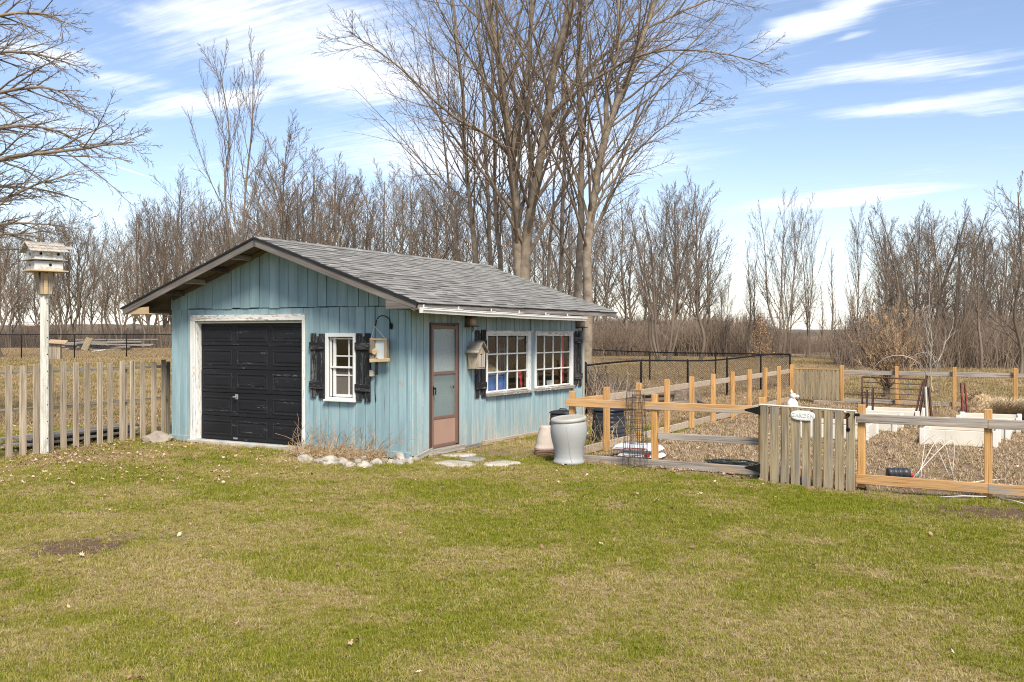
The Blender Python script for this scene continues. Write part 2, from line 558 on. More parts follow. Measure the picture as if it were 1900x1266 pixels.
MT['barrel'] = mat_plain('pale grey speckled plastic', (.34, .345, .34), .55, .06, 130, c2=(.28, .285, .28))
MT['barrel_lid'] = mat_plain('cream grey lid', (.37, .36, .32), .5, .08, 5)
MT['terracotta'] = mat_plain('faded rose clay', (.46, .39, .335), .8, .12, 5)
MT['terra_dark'] = mat_plain('brown clay saucer', (.30, .17, .12), .8, .2, 8)
MT['stone'] = mat_plain('pale limestone', (.42, .375, .32), .9, .25, 5, bump=.8, c2=(.22, .19, .155))
MT['stone_grey'] = mat_plain('tan grey stone', (.30, .255, .205), .9, .25, 4, bump=.6)
MT['slate'] = mat_plain('blue grey paver', (.22, .225, .22), .85, .15, 6, bump=.3)
MT['concrete'] = mat_plain('old concrete', (.46, .42, .36), .95, .25, 3, bump=.6, c2=(.3, .26, .2))
MT['rust'] = mat_plain('rusty steel', (.085, .040, .030), .8, .35, 9)
MT['redpost'] = mat_plain('red painted steel', (.22, .045, .038), .65, .35, 9)
MT['wire'] = mat_plain('galvanised wire', (.38, .39, .41), .45, .2, 9, metal=.5)
MT['wire_dark'] = mat_plain('rusted wire', (.09, .07, .055), .7, .3, 9)
MT['white_pvc'] = mat_plain('white tube', (.66, .63, .56), .5, .1, 6)
MT['straw'] = mat_plain('dry straw', (.42, .30, .165), .9, .4, 20)
MT['stalk'] = mat_plain('dry stalk', (.36, .245, .15), .9, .45, 14)
MT['twig'] = mat_plain('brown twig', (.20, .135, .095), .9, .45, 3)
MT['bark'] = mat_plain('grey bark', (.25, .20, .145), .95, .35, 5, bump=.9, c2=(.13, .10, .075))
MT['bark_dark'] = mat_plain('dark bark', (.125, .097, .072), .95, .35, 5, bump=.9)
MT['branch'] = mat_plain('grey brown branch', (.19, .145, .105), .9, .3, 3)
MT['branch_far'] = mat_plain('far grey brown branch', (.18, .138, .102), .9, .3, 2)
MT['bark_far'] = mat_plain('far grey bark', (.175, .138, .103), .95, .3, 3)
MT['pale_twig'] = mat_plain('pale sapling bark', (.36, .31, .26), .9, .3, 3)
MT['mulch'] = mat_plain('leafy mulch', (.29, .205, .135), 1.0, .4, 30, bump=1.0, c2=(.15, .10, .065))
MT['blue_plastic'] = mat_plain('blue storage tub', (.07, .17, .42), .4, .1, 4)
MT['tan_cloth'] = mat_plain('tan canvas', (.50, .36, .18), .9, .25, 12)
MT['red'] = mat_plain('red cloth', (.55, .018, .03), .7, .2, 8)
MT['dark_in'] = mat_plain('shade blackened wood', (.012, .009, .007), .9, .3, 6)  # interior gloom painted in as near-black; perch and bench share it
MT['grey_in'] = mat_plain('grey board', (.22, .22, .23), .8, .1, 5)
MT['pale_panel'] = mat_plain('pale grey green panel', (.60, .66, .65), .6, .04, 2)
MT['beige_box'] = mat_plain('beige junction box', (.44, .42, .32), .6, .1, 4)
MT['bag'] = mat_plain('white plastic sack', (.70, .72, .75), .35, .08, 12)
MT['tarp'] = mat_plain('blue grey tarp', (.17, .24, .31), .6, .3, 10)
MT['hose'] = mat_plain('dark green hose', (.035, .045, .040), .5, .3, 5)
MT['log'] = mat_wood('split log', 'x', (.085, .065, .048), (.17, .13, .095), (.28, .22, .165), crack=.8, tone=.5)
MT['copper'] = mat_plain('copper brown lantern', (.10, .042, .028), .5, .3, 8)
MT['lantern_glass'] = mat_plain('frosted tan glass', (.62, .45, .33), .4, .1, 5)
MT['white_fig'] = mat_plain('white glazed figure', (.78, .77, .74), .5, .05, 6)
MT['oakleaf'] = mat_plain('tan oak leaf', (.45, .26, .13), .9, .35, 40)


def glass_mat(name, tint=(1, 1, 1), refl=1.0, haze=0.0, hazec=(.5, .5, .5)):
    m, t, b = newmat(name)
    t.n.remove(b)
    out = t.n['Material Output']
    fc = t.add('ShaderNodeLayerWeight', {'Blend': 0.5}, out=1)
    fac = t.math('MULTIPLY', t.math('MULTIPLY_ADD', t.math('POWER', fc, 5.0), .96, .04), refl, clamp=True)
    tr = t.add('ShaderNodeBsdfTransparent', {0: (*tint, 1)})
    wob = t.add('ShaderNodeBump', {'Strength': 0.08, 'Distance': 0.01, 'Height': t.noise(objvec(t), 3.0, 2)})
    gl = t.add('ShaderNodeBsdfGlossy', {'Color': (1, 1, 1, 1), 'Roughness': 0.03, 'Normal': wob})
    sh = t.add('ShaderNodeMixShader', {0: fac, 1: tr, 2: gl})
    if haze:
        df = t.add('ShaderNodeBsdfDiffuse', {0: (*hazec, 1)})
        sh = t.add('ShaderNodeMixShader', {0: haze, 1: sh, 2: df})
    t.l.new(sh, out.inputs[0])
    return m


MT['glass'] = glass_mat('old window glass', (.95, .96, .95), .9)
MT['screen'] = glass_mat('insect screen', (.8, .78, .74), .3, .55, (.20, .175, .15))
MT['glass_door'] = glass_mat('storm door glass', (.93, .95, .94), .5, .30, (.50, .56, .55))
MT['screen_door'] = glass_mat('storm door screen', (.8, .85, .84), .3, .35, (.30, .345, .34))


def mat_shingle(name):
    m, t, b = newmat(name)
    v = objvec(t)
    wpos = t.add('ShaderNodeNewGeometry')
    gran = t.noise(wpos, 260, 2, .7)
    n = t.noise(wpos, 3.0, 4, .6)
    streak_ = t.noise(t.scaled(wpos, (5, 5, 1.5)), 2.0, 4, .6)
    rn = t.add('ShaderNodeObjectInfo', out=5)
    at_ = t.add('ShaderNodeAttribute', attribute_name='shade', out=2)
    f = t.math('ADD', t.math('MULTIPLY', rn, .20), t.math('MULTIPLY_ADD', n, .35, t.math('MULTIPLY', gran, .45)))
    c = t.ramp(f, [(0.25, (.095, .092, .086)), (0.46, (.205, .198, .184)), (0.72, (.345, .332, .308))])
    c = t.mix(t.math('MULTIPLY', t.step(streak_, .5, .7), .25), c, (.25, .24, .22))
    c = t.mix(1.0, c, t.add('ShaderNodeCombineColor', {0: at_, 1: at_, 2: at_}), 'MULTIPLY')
    t.l.new(c, b.inputs['Base Color'])
    b.inputs['Roughness'].default_value = .95
    b.inputs['Specular IOR Level'].default_value = .2
    t.l.new(t.add('ShaderNodeBump', {'Strength': .4, 'Distance': .004, 'Height': gran}), b.inputs['Normal'])
    return m


MT['shingle'] = mat_shingle('grey asphalt shingle')

# ------------------------------------------------------------------ ground
GARDEN = (2.2, 16.0, 1.15, 14.6)        # yard-frame box of the fenced garden: x0, x1, y0, y1


def zones(X, Y):
    """what grows where: soil (bare earth), straw (dead grass), leaf (leaf litter)"""
    X = np.asarray(X, float)
    Y = np.asarray(Y, float)
    dx, dy = X - SHED_C[0], Y - SHED_C[1]
    x, y = dx * WX[0] + dy * WX[1], dx * WY[0] + dy * WY[1]
    n1, n2, n3 = fbm(X * .55, Y * .55, 31), fbm(X * 1.7, Y * 1.7, 41), fbm(X * 5, Y * 5, 51)
    inb = sstep(GARDEN[0] - .1, GARDEN[0] + .25, x) * sstep(GARDEN[2] - .25 - .3 * n2, GARDEN[2] + .2 - .3 * n2, y) * sstep(GARDEN[3] + .4, GARDEN[3] - .3, y)
    soil = inb * sstep(.18, .5, n2 * .6 + n3 * .5 + .12)
    # worn earth in front of the right-hand fence
    soil = np.maximum(soil, .95 * sstep(1.1, .1, np.hypot((x - 8.2) / 1.9, (y + .2) / .95)) * sstep(.32, .52, n3 * .5 + n2 * .5 + .14))
    soil = np.maximum(soil, .75 * sstep(.75, .15, np.abs(y - 1.0)) * sstep(2.6, 3.4, x) * sstep(.4, .56, n3))
    # two scalped places in the left lawn
    for px, py, a, b in ((135, 1019, .46, .42), (270, 996, .5, .18), (340, 997, .4, .2)):
        gx, gy = gp(px, py)
        d = np.hypot((X - gx) / a, (Y - gy) / b)
        soil = np.maximum(soil, (.95 if px == 135 else .62) * sstep(1.15, .55, d + (n3 - .5) * 1.2))
    # bed of dead stalks along the shed front, trodden strip by the door
    soil = np.maximum(soil, .8 * sstep(-2.35, -2.15, x) * sstep(.2, -.1, x) * sstep(-.85, -.6, y) * sstep(.1, 0, y))
    soil = np.maximum(soil, .75 * sstep(-.2, .3, x) * sstep(2.0, 1.0, x) * sstep(-.2, .2, y) * sstep(2.6, 1.6, y) * sstep(.35, .6, n2 * .5 + n3 * .5 + .05))
    # woods floor
    edge = np.interp(X / np.maximum(Y, 1), [.22, .30, .38, .5], [80, 72, 56, 50])
    wood = sstep(-3, 3, Y + 4 * (n1 - .5) - edge)
    soil = np.maximum(soil, wood * .75)
    straw = sstep(.44, .60, n1 * .5 + n2 * .5) * .8 + .28 * sstep(.4, .6, n3)
    straw = straw + .25 * sstep(.0, -6., X) * sstep(17, 10, Y) * (n2 > .3)
    for px, py, a, b in ((250, 915, .8, .35), (500, 1003, .8, .25), (620, 885, 1.6, .5), (560, 945, 2.0, .25), (900, 868, 1.2, .3), (60, 960, 1.4, .3)):
        gx, gy = gp(px, py)
        straw = np.maximum(straw, .95 * sstep(1.2, .3, np.hypot((X - gx) / a, (Y - gy) / b) + (n3 - .5) * .9))
    straw = np.maximum(straw, sstep(45.5, 47.5, Y + 1.5 * n2) * (X < 2) * .95)
    straw = np.maximum(straw, sstep(17, 24, Y) * (.30 + .75 * n1) * (X > -3))
    straw = np.maximum(straw, sstep(18, 21, Y) * (X > -1.5) * sstep(.34, .28, X / np.maximum(Y, 1)) * (.80 + .2 * n2))
    straw = np.maximum(straw, sstep(36, 44, Y) * (X > 2) * (X < 16) * .95)
    straw = straw + sstep(17, 21, Y) * sstep(-2, -4, X) * .30
    straw = np.maximum(straw, inb * .85)
    leaf = np.zeros_like(X)
    leaf = np.maximum(leaf, sstep(1.25, .3, np.hypot((X + 6.9) / 1.9, (Y - 14.9) / 1.5) + (n3 - .5) * .8))
    leaf = np.maximum(leaf, .30 * sstep(-1.5, -5, X) * sstep(8, 11, Y) * sstep(17, 14, Y))
    leaf = np.maximum(leaf, sstep(1.1, .2, np.abs(y + 1.6) / 2.2) * sstep(1.3, .1, np.abs(x + 5.7) / 1.2) * .9)        # drift along the pickets
    leaf = np.maximum(leaf, sstep(-5.4, -6.5, x) * sstep(30, 22, Y) * (.25 + .45 * n2))
    leaf = np.maximum(leaf, inb * .35)
    leaf = np.maximum(leaf, sstep(6.4, 7.2, y) * sstep(2.3, 1.0, x) * sstep(-6, -4, x) * .9)                              # behind the shed
    leaf = np.maximum(leaf, .8 * sstep(.35, .1, np.abs(y - 1.0)) * sstep(2.3, 2.6, x) * sstep(7.5, 5.0, x))
    leaf = np.maximum(leaf, wood * .8)
    leaf = np.maximum(leaf, sstep(19, 21, Y) * sstep(44, 36, Y) * (X > -1.5) * sstep(.31, .27, X / np.maximum(Y, 1)) * (.55 + .5 * n2))
    return np.clip(soil, 0, 1), np.clip(straw, 0, 1), np.clip(leaf, 0, 1)


def damp_(X, Y):
    """darker, freshly turned earth"""
    n3 = fbm(X * 5, Y * 5, 51)
    d = np.zeros_like(X)
    for px, py, a, b in ((135, 1019, .6, .55), (1810, 950, 1.6, 1.0)):
        gx, gy = gp(px, py)
        d = np.maximum(d, sstep(1.25, .5, np.hypot((X - gx) / a, (Y - gy) / b) + (n3 - .5) * .8))
    return d


def axis_(lo, hi, step, far, g):
    a = list(np.arange(lo, hi, step))
    s, v = step, hi
    while v < far:
        a.append(v)
        s *= g
        v += s
    a.append(far)
    s, v, b = step, lo - step, []
    while v > -far:
        b.append(v)
        s *= g
        v -= s
    b.append(-far)
    return np.array(b[::-1] + a)


gxs = axis_(-10, 13, .11, 2500, 1.16)
gys = axis_(4, 25, .11, 2500, 1.16)
GX, GY = np.meshgrid(gxs, gys)
GZ = terrain(GX, GY)
nx, ny = len(gxs), len(gys)
ii = (np.arange(ny - 1)[:, None] * nx + np.arange(nx - 1)[None, :]).ravel()
s_, t_, l_ = zones(GX.ravel(), GY.ravel())
g_me = mesh_np('ground', np.stack([GX.ravel(), GY.ravel(), GZ.ravel()], 1), quads=np.stack([ii, ii + 1, ii + nx + 1, ii + nx], 1),
               smooth=True, attrs={'soil': s_, 'straw': t_, 'leaf': l_, 'damp': damp_(GX.ravel(), GY.ravel())})


def mat_ground():
    m, t, b = newmat('lawn and earth')
    p = t.add('ShaderNodeNewGeometry')
    a = {k: t.add('ShaderNodeAttribute', attribute_name=k, out=2) for k in ('soil', 'straw', 'leaf', 'damp')}
    n1, n2, n3 = t.noise(p, 9, 5, .65), t.noise(p, 45, 4, .7), t.noise(p, 1.3, 4, .6)
    green = t.ramp(n2, [(.3, (.085, .092, .014)), (.5, (.165, .165, .030)), (.7, (.26, .235, .06))])
    straw = t.ramp(n2, [(.3, (.17, .112, .052)), (.5, (.32, .225, .115)), (.7, (.45, .33, .185))])
    earth = t.ramp(n2, [(.32, (.125, .085, .053)), (.5, (.24, .172, .112)), (.68, (.39, .29, .19))])
    leaf = t.ramp(t.noise(p, 24, 3, .7), [(.35, (.13, .085, .05)), (.5, (.29, .195, .115)), (.62, (.46, .325, .205))])
    f = t.step(t.math('ADD', a['straw'], t.math('MULTIPLY', t.math('SUBTRACT', n1, .5), 1.0)), .25, .75)
    c = t.mix(f, green, straw)
    f = t.step(t.math('ADD', a['leaf'], t.math('MULTIPLY', t.math('SUBTRACT', n1, .5), 1.4)), .45, .8)
    c = t.mix(f, c, leaf)
    earth = t.mix(a['damp'], earth, t.mix(1.0, earth, (.58, .53, .52), 'MULTIPLY'))
    f = t.step(t.math('ADD', a['soil'], t.math('MULTIPLY', t.math('SUBTRACT', n1, .5), 1.1)), .3, .7)
    c = t.mix(f, c, earth)
    c = t.mix(1.0, c, t.ramp(n3, [(.3, (.88, .88, .88)), (.7, (1.1, 1.1, 1.1))]), 'MULTIPLY')
    t.l.new(c, b.inputs['Base Color'])
    b.inputs['Roughness'].default_value = 1.0
    b.inputs['Specular IOR Level'].default_value = .05
    t.l.new(t.add('ShaderNodeBump', {'Strength': .8, 'Distance': .03, 'Height': t.math('MULTIPLY_ADD', n1, .5, n2)}), b.inputs['Normal'])
    return m


ground = link('ground', g_me, mat_ground())
tag(ground, kind='structure')

# distant wooded hill
hx = np.linspace(-900, 900, 500)
hprof = np.interp(hx, [-900, -300, 0, 60, 98, 115, 150, 185, 260, 420, 900], [7, 8, 9.0, 10.2, 10.8, 9.6, 6.4, 4.9, 5.4, 7, 6])
hv, hq = [], []
NJ = 9
for j in range(NJ):
    f = j / (NJ - 1)
    z = hprof * f ** .8 + (fbm(hx * .16, np.full_like(hx, j * 2.1), 77, 4) - .45) * 2.4 * (f > 0) * (.35 + .65 * f)
    yy = 520 + 90 * f + 14 * (fbm(hx * .1, np.full_like(hx, j * 3.3), 5) - .5)
    hv.append(np.stack([hx, yy, z - 1.0], 1))
hv = np.concatenate(hv)
i0 = (np.arange(NJ - 1)[:, None] * 500 + np.arange(499)[None, :]).ravel()
m_h, t, b = newmat('far brown woods')
pz = t.add('ShaderNodeNewGeometry')
nn = t.noise(t.scaled(pz, (1, 1, 2.2)), .32, 5, .7)
bigp = t.noise(t.scaled(pz, (.012, .01, .02)), 1.0, 2)
cc_ = t.mix(t.step(bigp, .48, .60), t.ramp(nn, [(.3, (.105, .085, .072)), (.6, (.20, .165, .14))]), t.ramp(nn, [(.3, (.055, .055, .042)), (.6, (.115, .11, .085))]))
t.l.new(cc_, b.inputs['Base Color'])
b.inputs['Roughness'].default_value = 1
b.inputs['Specular IOR Level'].default_value = 0
hill = link('hill', mesh_np('hill', hv, quads=np.stack([i0, i0 + 1, i0 + 501, i0 + 500], 1), smooth=False), m_h)
tag(hill, kind='structure')


# ------------------------------------------------------------------ scatter helper (geometry nodes, for what nobody could count)
def scatter(name, pts, rot, scl, idx, tone, sources, label, cat):
    me = mesh_np(name, pts, attrs={'rot': rot, 'scl': scl, 'tone': tone, 'pick': np.asarray(idx, np.float32)})
    o = link(name, me, None)
    ng = bpy.data.node_groups.new(name, 'GeometryNodeTree')
    ng.interface.new_socket('Geometry', in_out='INPUT', socket_type='NodeSocketGeometry')
    ng.interface.new_socket('Geometry', in_out='OUTPUT', socket_type='NodeSocketGeometry')
    gi, go = ng.nodes.new('NodeGroupInput'), ng.nodes.new('NodeGroupOutput')
    jn = ng.nodes.new('GeometryNodeJoinGeometry')
    for s in reversed(sources):
        oi = ng.nodes.new('GeometryNodeObjectInfo')
        oi.inputs['As Instance'].default_value = True
        oi.inputs['Object'].default_value = s
        ng.links.new(oi.outputs['Geometry'], jn.inputs[0])
    ip = ng.nodes.new('GeometryNodeInstanceOnPoints')

    def attr(nm, ty):
        a = ng.nodes.new('GeometryNodeInputNamedAttribute')
        a.data_type = ty
        a.inputs[0].default_value = nm
        return a.outputs[0]
    ng.links.new(gi.outputs[0], ip.inputs['Points'])
    ng.links.new(jn.outputs[0], ip.inputs['Instance'])
    ip.inputs['Pick Instance'].default_value = True
    ng.links.new(attr('pick', 'FLOAT'), ip.inputs['Instance Index'])
    ng.links.new(attr('rot', 'FLOAT_VECTOR'), ip.inputs['Rotation'])
    ng.links.new(attr('scl', 'FLOAT'), ip.inputs['Scale'])
    ng.links.new(ip.outputs[0], go.inputs[0])
    md = o.modifiers.new('scatter', 'NODES')
    md.node_group = ng
    return tag(o, label, cat, kind='stuff')


def source(name, me, mat):              # geometry used only through the scatter, never linked to the scene
    me.materials.append(mat)
    return bpy.data.objects.new(name, me)


def mat_blade(far=False):
    m, t, b = newmat('far grass blade' if far else 'grass blade')
    tone = t.add('ShaderNodeAttribute', attribute_name='tone', attribute_type='INSTANCER', out=2)
    own = t.add('ShaderNodeAttribute', attribute_name='own', out=2)
    tip = t.add('ShaderNodeAttribute', attribute_name='tip', out=2)
    f = t.math('ADD', tone, t.math('MULTIPLY', t.math('SUBTRACT', own, .5), .75))
    c = t.ramp(f, [(0.0, (.205, .240, .010)), (.25, (.245, .255, .018)), (.45, (.320, .290, .040)), (.62, (.390, .325, .092)), (.85, (.47, .375, .165)), (1.0, (.54, .435, .245))])
    if far:
        c = t.ramp(f, [(0.0, (.17, .175, .035)), (.4, (.27, .225, .085)), (.65, (.36, .265, .135)), (1.0, (.48, .35, .205))])
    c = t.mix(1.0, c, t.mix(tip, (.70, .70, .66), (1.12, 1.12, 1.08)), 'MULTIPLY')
    t.l.new(c, b.inputs['Base Color'])
    b.inputs['Roughness'].default_value = .65
    b.inputs['Specular IOR Level'].default_value = .25
    tr = t.add('ShaderNodeBsdfTranslucent', {0: c})
    mx = t.add('ShaderNodeMixShader', {0: .3, 1: b.outputs[0], 2: tr})
    t.l.new(mx, t.n['Material Output'].inputs[0])
    return m


blade_mat = mat_blade()


def tuft(nb, hgt, spread, flat, w):
    v, q, tr, own, tip = [], [], [], [], []
    for i in range(nb):
        a = rng.uniform(0, 6.283)
        r0 = spread * math.sqrt(rng.uniform())
        bx, by = r0 * math.cos(a), r0 * math.sin(a)
        d = rng.uniform(0, 6.283)
        lean = rng.uniform(.25, .9) if not flat else rng.uniform(1.15, 1.5)
        h = hgt * rng.uniform(.55, 1.15)
        dx, dy = math.cos(d), math.sin(d)
        sx, sy = -dy * w * .5, dx * w * .5
        p = [(bx, by, 0)]
        c, z, an = 0.0, 0.0, lean * .55
        for k in range(2):
            c += h * .5 * math.sin(an)
            z += h * .5 * math.cos(an)
            an = min(1.55, an + lean * .7)
            p.append((bx + dx * c, by + dy * c, max(z, .004)))
        o = len(v)
        z0 = .003 if flat else -.005
        v += [(p[0][0] - sx, p[0][1] - sy, z0), (p[0][0] + sx, p[0][1] + sy, z0), (p[1][0] - sx * .8, p[1][1] - sy * .8, p[1][2]),
              (p[1][0] + sx * .8, p[1][1] + sy * .8, p[1][2]), p[2]]
        q.append((o, o + 1, o + 3, o + 2))
        tr.append((o + 2, o + 3, o + 4))
        own += [rng.uniform()] * 5
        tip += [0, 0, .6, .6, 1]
    return mesh_np('tuft', v, q, tr, attrs={'own': own, 'tip': tip})


def in_view(X, Y, m=0.6):
    return np.abs(X) < Y * (950 / 1750) + m


def sample(Y0, Y1, dens, seed):
    r = np.random.default_rng(seed)
    w = Y1 * .545 + .7
    n = int(2 * w * (Y1 - Y0) * dens)
    X, Y = r.uniform(-w, w, n), r.uniform(Y0, Y1, n)
    k = in_view(X, Y)
    return X[k], Y[k]


def yardxy(X, Y):
    dx, dy = X - SHED_C[0], Y - SHED_C[1]
    return dx * WX[0] + dy * WX[1], dx * WY[0] + dy * WY[1]


def not_shed(X, Y, m=.0):
    x, y = yardxy(X, Y)
    return ~((x > -5.4 - m) & (x < .02 + m) & (y > -.03 - m) & (y < 6.3 + m))


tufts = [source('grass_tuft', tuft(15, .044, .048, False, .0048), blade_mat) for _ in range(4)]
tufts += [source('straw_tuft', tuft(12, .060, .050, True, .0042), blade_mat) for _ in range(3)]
tufts += [source('far_tuft', tuft(16, .085, .14, False, .010), mat_blade(True) if _ == 0 else bpy.data.materials['far grass blade']) for _ in range(2)]
GP, GR, GS, GI, GT = [], [], [], [], []
for (Y0, Y1, dens, sc0, far) in ((4.6, 7, 1600, .72, 0), (7, 10, 1050, .82, 0), (10, 14, 560, .95, 0), (14, 20, 280, 1.1, 0), (20, 34, 60, 1.1, 1), (34, 75, 12, 1.5, 1)):
    X, Y = sample(Y0, Y1, dens, int(Y0 * 10))
    so, st, le = zones(X, Y)
    r = rng.uniform(size=len(X))
    gx_, gy_ = yardxy(X, Y)
    ing = (gx_ > 2.25) & (gy_ > 1.1) & (gy_ < 14.5)
    k = (r > so * .93) & (r > le * .6) & not_shed(X, Y) & (~ing | (r > .72))
    X, Y, so, st, le = X[k], Y[k], so[k], st[k], le[k]
    n = len(X)
    nz = fbm(X * 1.1, Y * 1.1, 61)
    nzf = fbm(X * 6, Y * 6, 66)
    tone = np.clip(.30 + .23 * st + .45 * (nz - .5) + .35 * (nzf - .5) + rng.normal(0, .10, n), 0, 1)
    for lx_, ly_ in ((1300, 882), (1380, 905), (1240, 878), (1560, 935), (1480, 925), (1100, 905)):       # moss-bright patches by the fence
        qx, qy = gp(lx_, ly_)
        tone = tone - .30 * np.exp(-(((X - qx) / .9) ** 2 + ((Y - qy) / .45) ** 2)) * (.5 + nzf)
    tone = np.clip(tone, 0, 1)
    tone = np.clip(tone + (.30 * sstep(.8, .95, st) if Y0 >= 14 else 0), 0, 1)
    flat = rng.uniform(size=n) < (.22 + .33 * st)
    tone = np.where(flat, np.clip(tone + .28, 0, 1), tone)
    idx = np.where(flat, rng.integers(4, 7, n), rng.integers(0, 4, n))
    if far:
        idx = rng.integers(7, 9, n)
    GP.append(np.stack([X, Y, terrain(X, Y) - .002], 1))
    GR.append(np.stack([rng.normal(0, .12, n), rng.normal(0, .12, n), rng.uniform(0, 6.28, n)], 1))
    GS.append(sc0 * rng.uniform(.55, 1.25, n) * (.75 + .5 * nzf))
    GI.append(idx)
    GT.append(tone)
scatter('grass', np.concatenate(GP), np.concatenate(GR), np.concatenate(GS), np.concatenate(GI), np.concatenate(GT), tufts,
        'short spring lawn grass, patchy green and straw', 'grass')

# fallen leaves
m_leaf, t, b = newmat('fallen leaf')
tone = t.add('ShaderNodeAttribute', attribute_name='tone', attribute_type='INSTANCER', out=2)
t.l.new(t.ramp(tone, [(0, (.14, .075, .04)), (.35, (.30, .175, .095)), (.7, (.46, .32, .20)), (1, (.58, .46, .33))]), b.inputs['Base Color'])
b.inputs['Roughness'].default_value = .8


def leaf_mesh():
    n = 7
    v = [(0, 0, .012)]
    for i in range(n * 2):
        a = math.pi * i / n
        r = (.05 if i % 2 == 0 else .028) * rng.uniform(.75, 1.2)
        v.append((r * math.cos(a) * 1.25, r * math.sin(a) * .8, rng.uniform(0, .028)))
    return mesh_np('leaf', v, tris=[(0, i + 1, (i + 1) % (2 * n) + 1) for i in range(2 * n)])


leaves = [source('leaf', leaf_mesh(), m_leaf) for _ in range(4)]
LP = []
for Y0, Y1, dens in ((4.8, 12, 6), (12, 22, 110), (22, 34, 9), (34, 52, 3)):
    X, Y = sample(Y0, Y1, dens, int(Y0) + 900)
    so, st, le = zones(X, Y)
    k = (rng.uniform(size=len(X)) < np.where(Y < 12, .35 + le, .03 + le * 1.0)) & not_shed(X, Y)
    LP.append(np.stack([X[k], Y[k], terrain(X[k], Y[k]) + .03], 1))
LP = np.concatenate(LP)
n = len(LP)
scatter('fallen_leaves', LP, np.stack([rng.normal(0, .35, n), rng.normal(0, .35, n), rng.uniform(0, 6.28, n)], 1), np.clip(rng.gamma(3.0, .14, n), .16, .6),
        rng.integers(0, 4, n), rng.uniform(size=n), leaves, 'dry brown leaves scattered over lawn and garden', 'leaves')
# soil crumbs and straw bits over the garden bed
crumbs = [source('clod', MB().lathe([(.004, -.01), (.022, 0), (.018, .014), (.004, .022)], 6).mesh('clod'), MT['mulch']), source('dark_clod', MB().lathe([(.004, -.01), (.022, 0), (.018, .014), (.004, .022)], 6).mesh('dark_clod'), mat_plain('damp clod', (.12, .085, .062), 1.0, .4, 30))]
X, Y = sample(9.5, 19, 130, 77)
so, st, le = zones(X, Y)
k = (rng.uniform(size=len(X)) < so * .9) & not_shed(X, Y)
X2, Y2 = sample(7.2, 9.5, 300, 78)
so2, _, _ = zones(X2, Y2)
k2 = rng.uniform(size=len(X2)) < so2
X, Y = np.concatenate([X[k], X2[k2]]), np.concatenate([Y[k], Y2[k2]])
n = len(X)
scatter('soil_clods', np.stack([X, Y, terrain(X, Y)], 1), np.stack([rng.uniform(-1, 1, n), rng.uniform(-1, 1, n), rng.uniform(0, 6.28, n)], 1),
        rng.uniform(.15, .6, n), (damp_(X, Y) > .3).astype(float), rng.uniform(size=n), crumbs, 'crumbled brown soil and mulch on the garden beds', 'soil')
# straw litter over the garden soil
MT['litter'] = mat_plain('brown straw litter', (.44, .325, .20), .9, .3, 30)
strawsrc = [source('straw_litter', tuft(9, .11, .07, True, .006), MT['litter']) for _ in range(2)]

X, Y = sample(10, 27, 75, 79)
x, y = yardxy(X, Y)
k = (x > 2.3) & (y > 1.0) & (y < 14.5) & (fbm(X * 1.3, Y * 1.3, 7) > .33)
X, Y = X[k], Y[k]
n = len(X)
scatter('straw_litter', np.stack([X, Y, terrain(X, Y) + .004], 1), np.stack([rng.normal(0, .1, n), rng.normal(0, .1, n), rng.uniform(0, 6.28, n)], 1),
        rng.uniform(.6, 1.3, n), rng.integers(0, 2, n), rng.uniform(.6, 1, n), strawsrc, 'dead straw littering the garden soil', 'straw')

# ------------------------------------------------------------------ the shed
shed = thing('shed', 'weathered blue board shed with black garage door and grey shingle roof', 'shed', (SHED_C[0], SHED_C[1], 0), -YAW)
SW, SD = 5.33, 6.23                     # width (to local -x), depth (local +y)
EZ, RZ_, EX, LX, RX = 2.40, 3.51, .48, -6.02, -2.77      # eave z, ridge z, right eave x, left eave x, ridge x
YF, YB = -.50, 6.85                     # roof front and back edges
SLOPE = (RZ_ - EZ) / (EX - RX)


def roof_z(x):
    return RZ_ - SLOPE * abs(x - RX) if x > RX else RZ_ - (RZ_ - EZ) / (RX - LX) * (RX - x)


def inner_wall(name, rects, tri=None, front=True):
    mb = MB()
    for a0, a1, z0, z1 in rects:
        if front:
            mb.box(a0, a1, .028, .075, z0, z1)
        else:
            mb.box(-.075, -.028, a0, a1, z0, z1)
    if tri:
        mb.prism(tri, .028, .075)
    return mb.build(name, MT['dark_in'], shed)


DOOR = (-4.70, -2.19, .07, 2.14)
WIN = (-1.66, -1.10, .90, 1.92)
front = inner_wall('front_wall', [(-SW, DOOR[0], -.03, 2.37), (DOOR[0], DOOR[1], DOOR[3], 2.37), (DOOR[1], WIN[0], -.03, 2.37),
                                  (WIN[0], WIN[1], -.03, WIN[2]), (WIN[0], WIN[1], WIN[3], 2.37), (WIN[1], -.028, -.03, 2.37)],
                   [(-SW, 2.371), (-.028, 2.371), (-.028, roof_z(-.028) - .05), (RX, RZ_ - .05), (-SW, roof_z(-SW) - .05)])


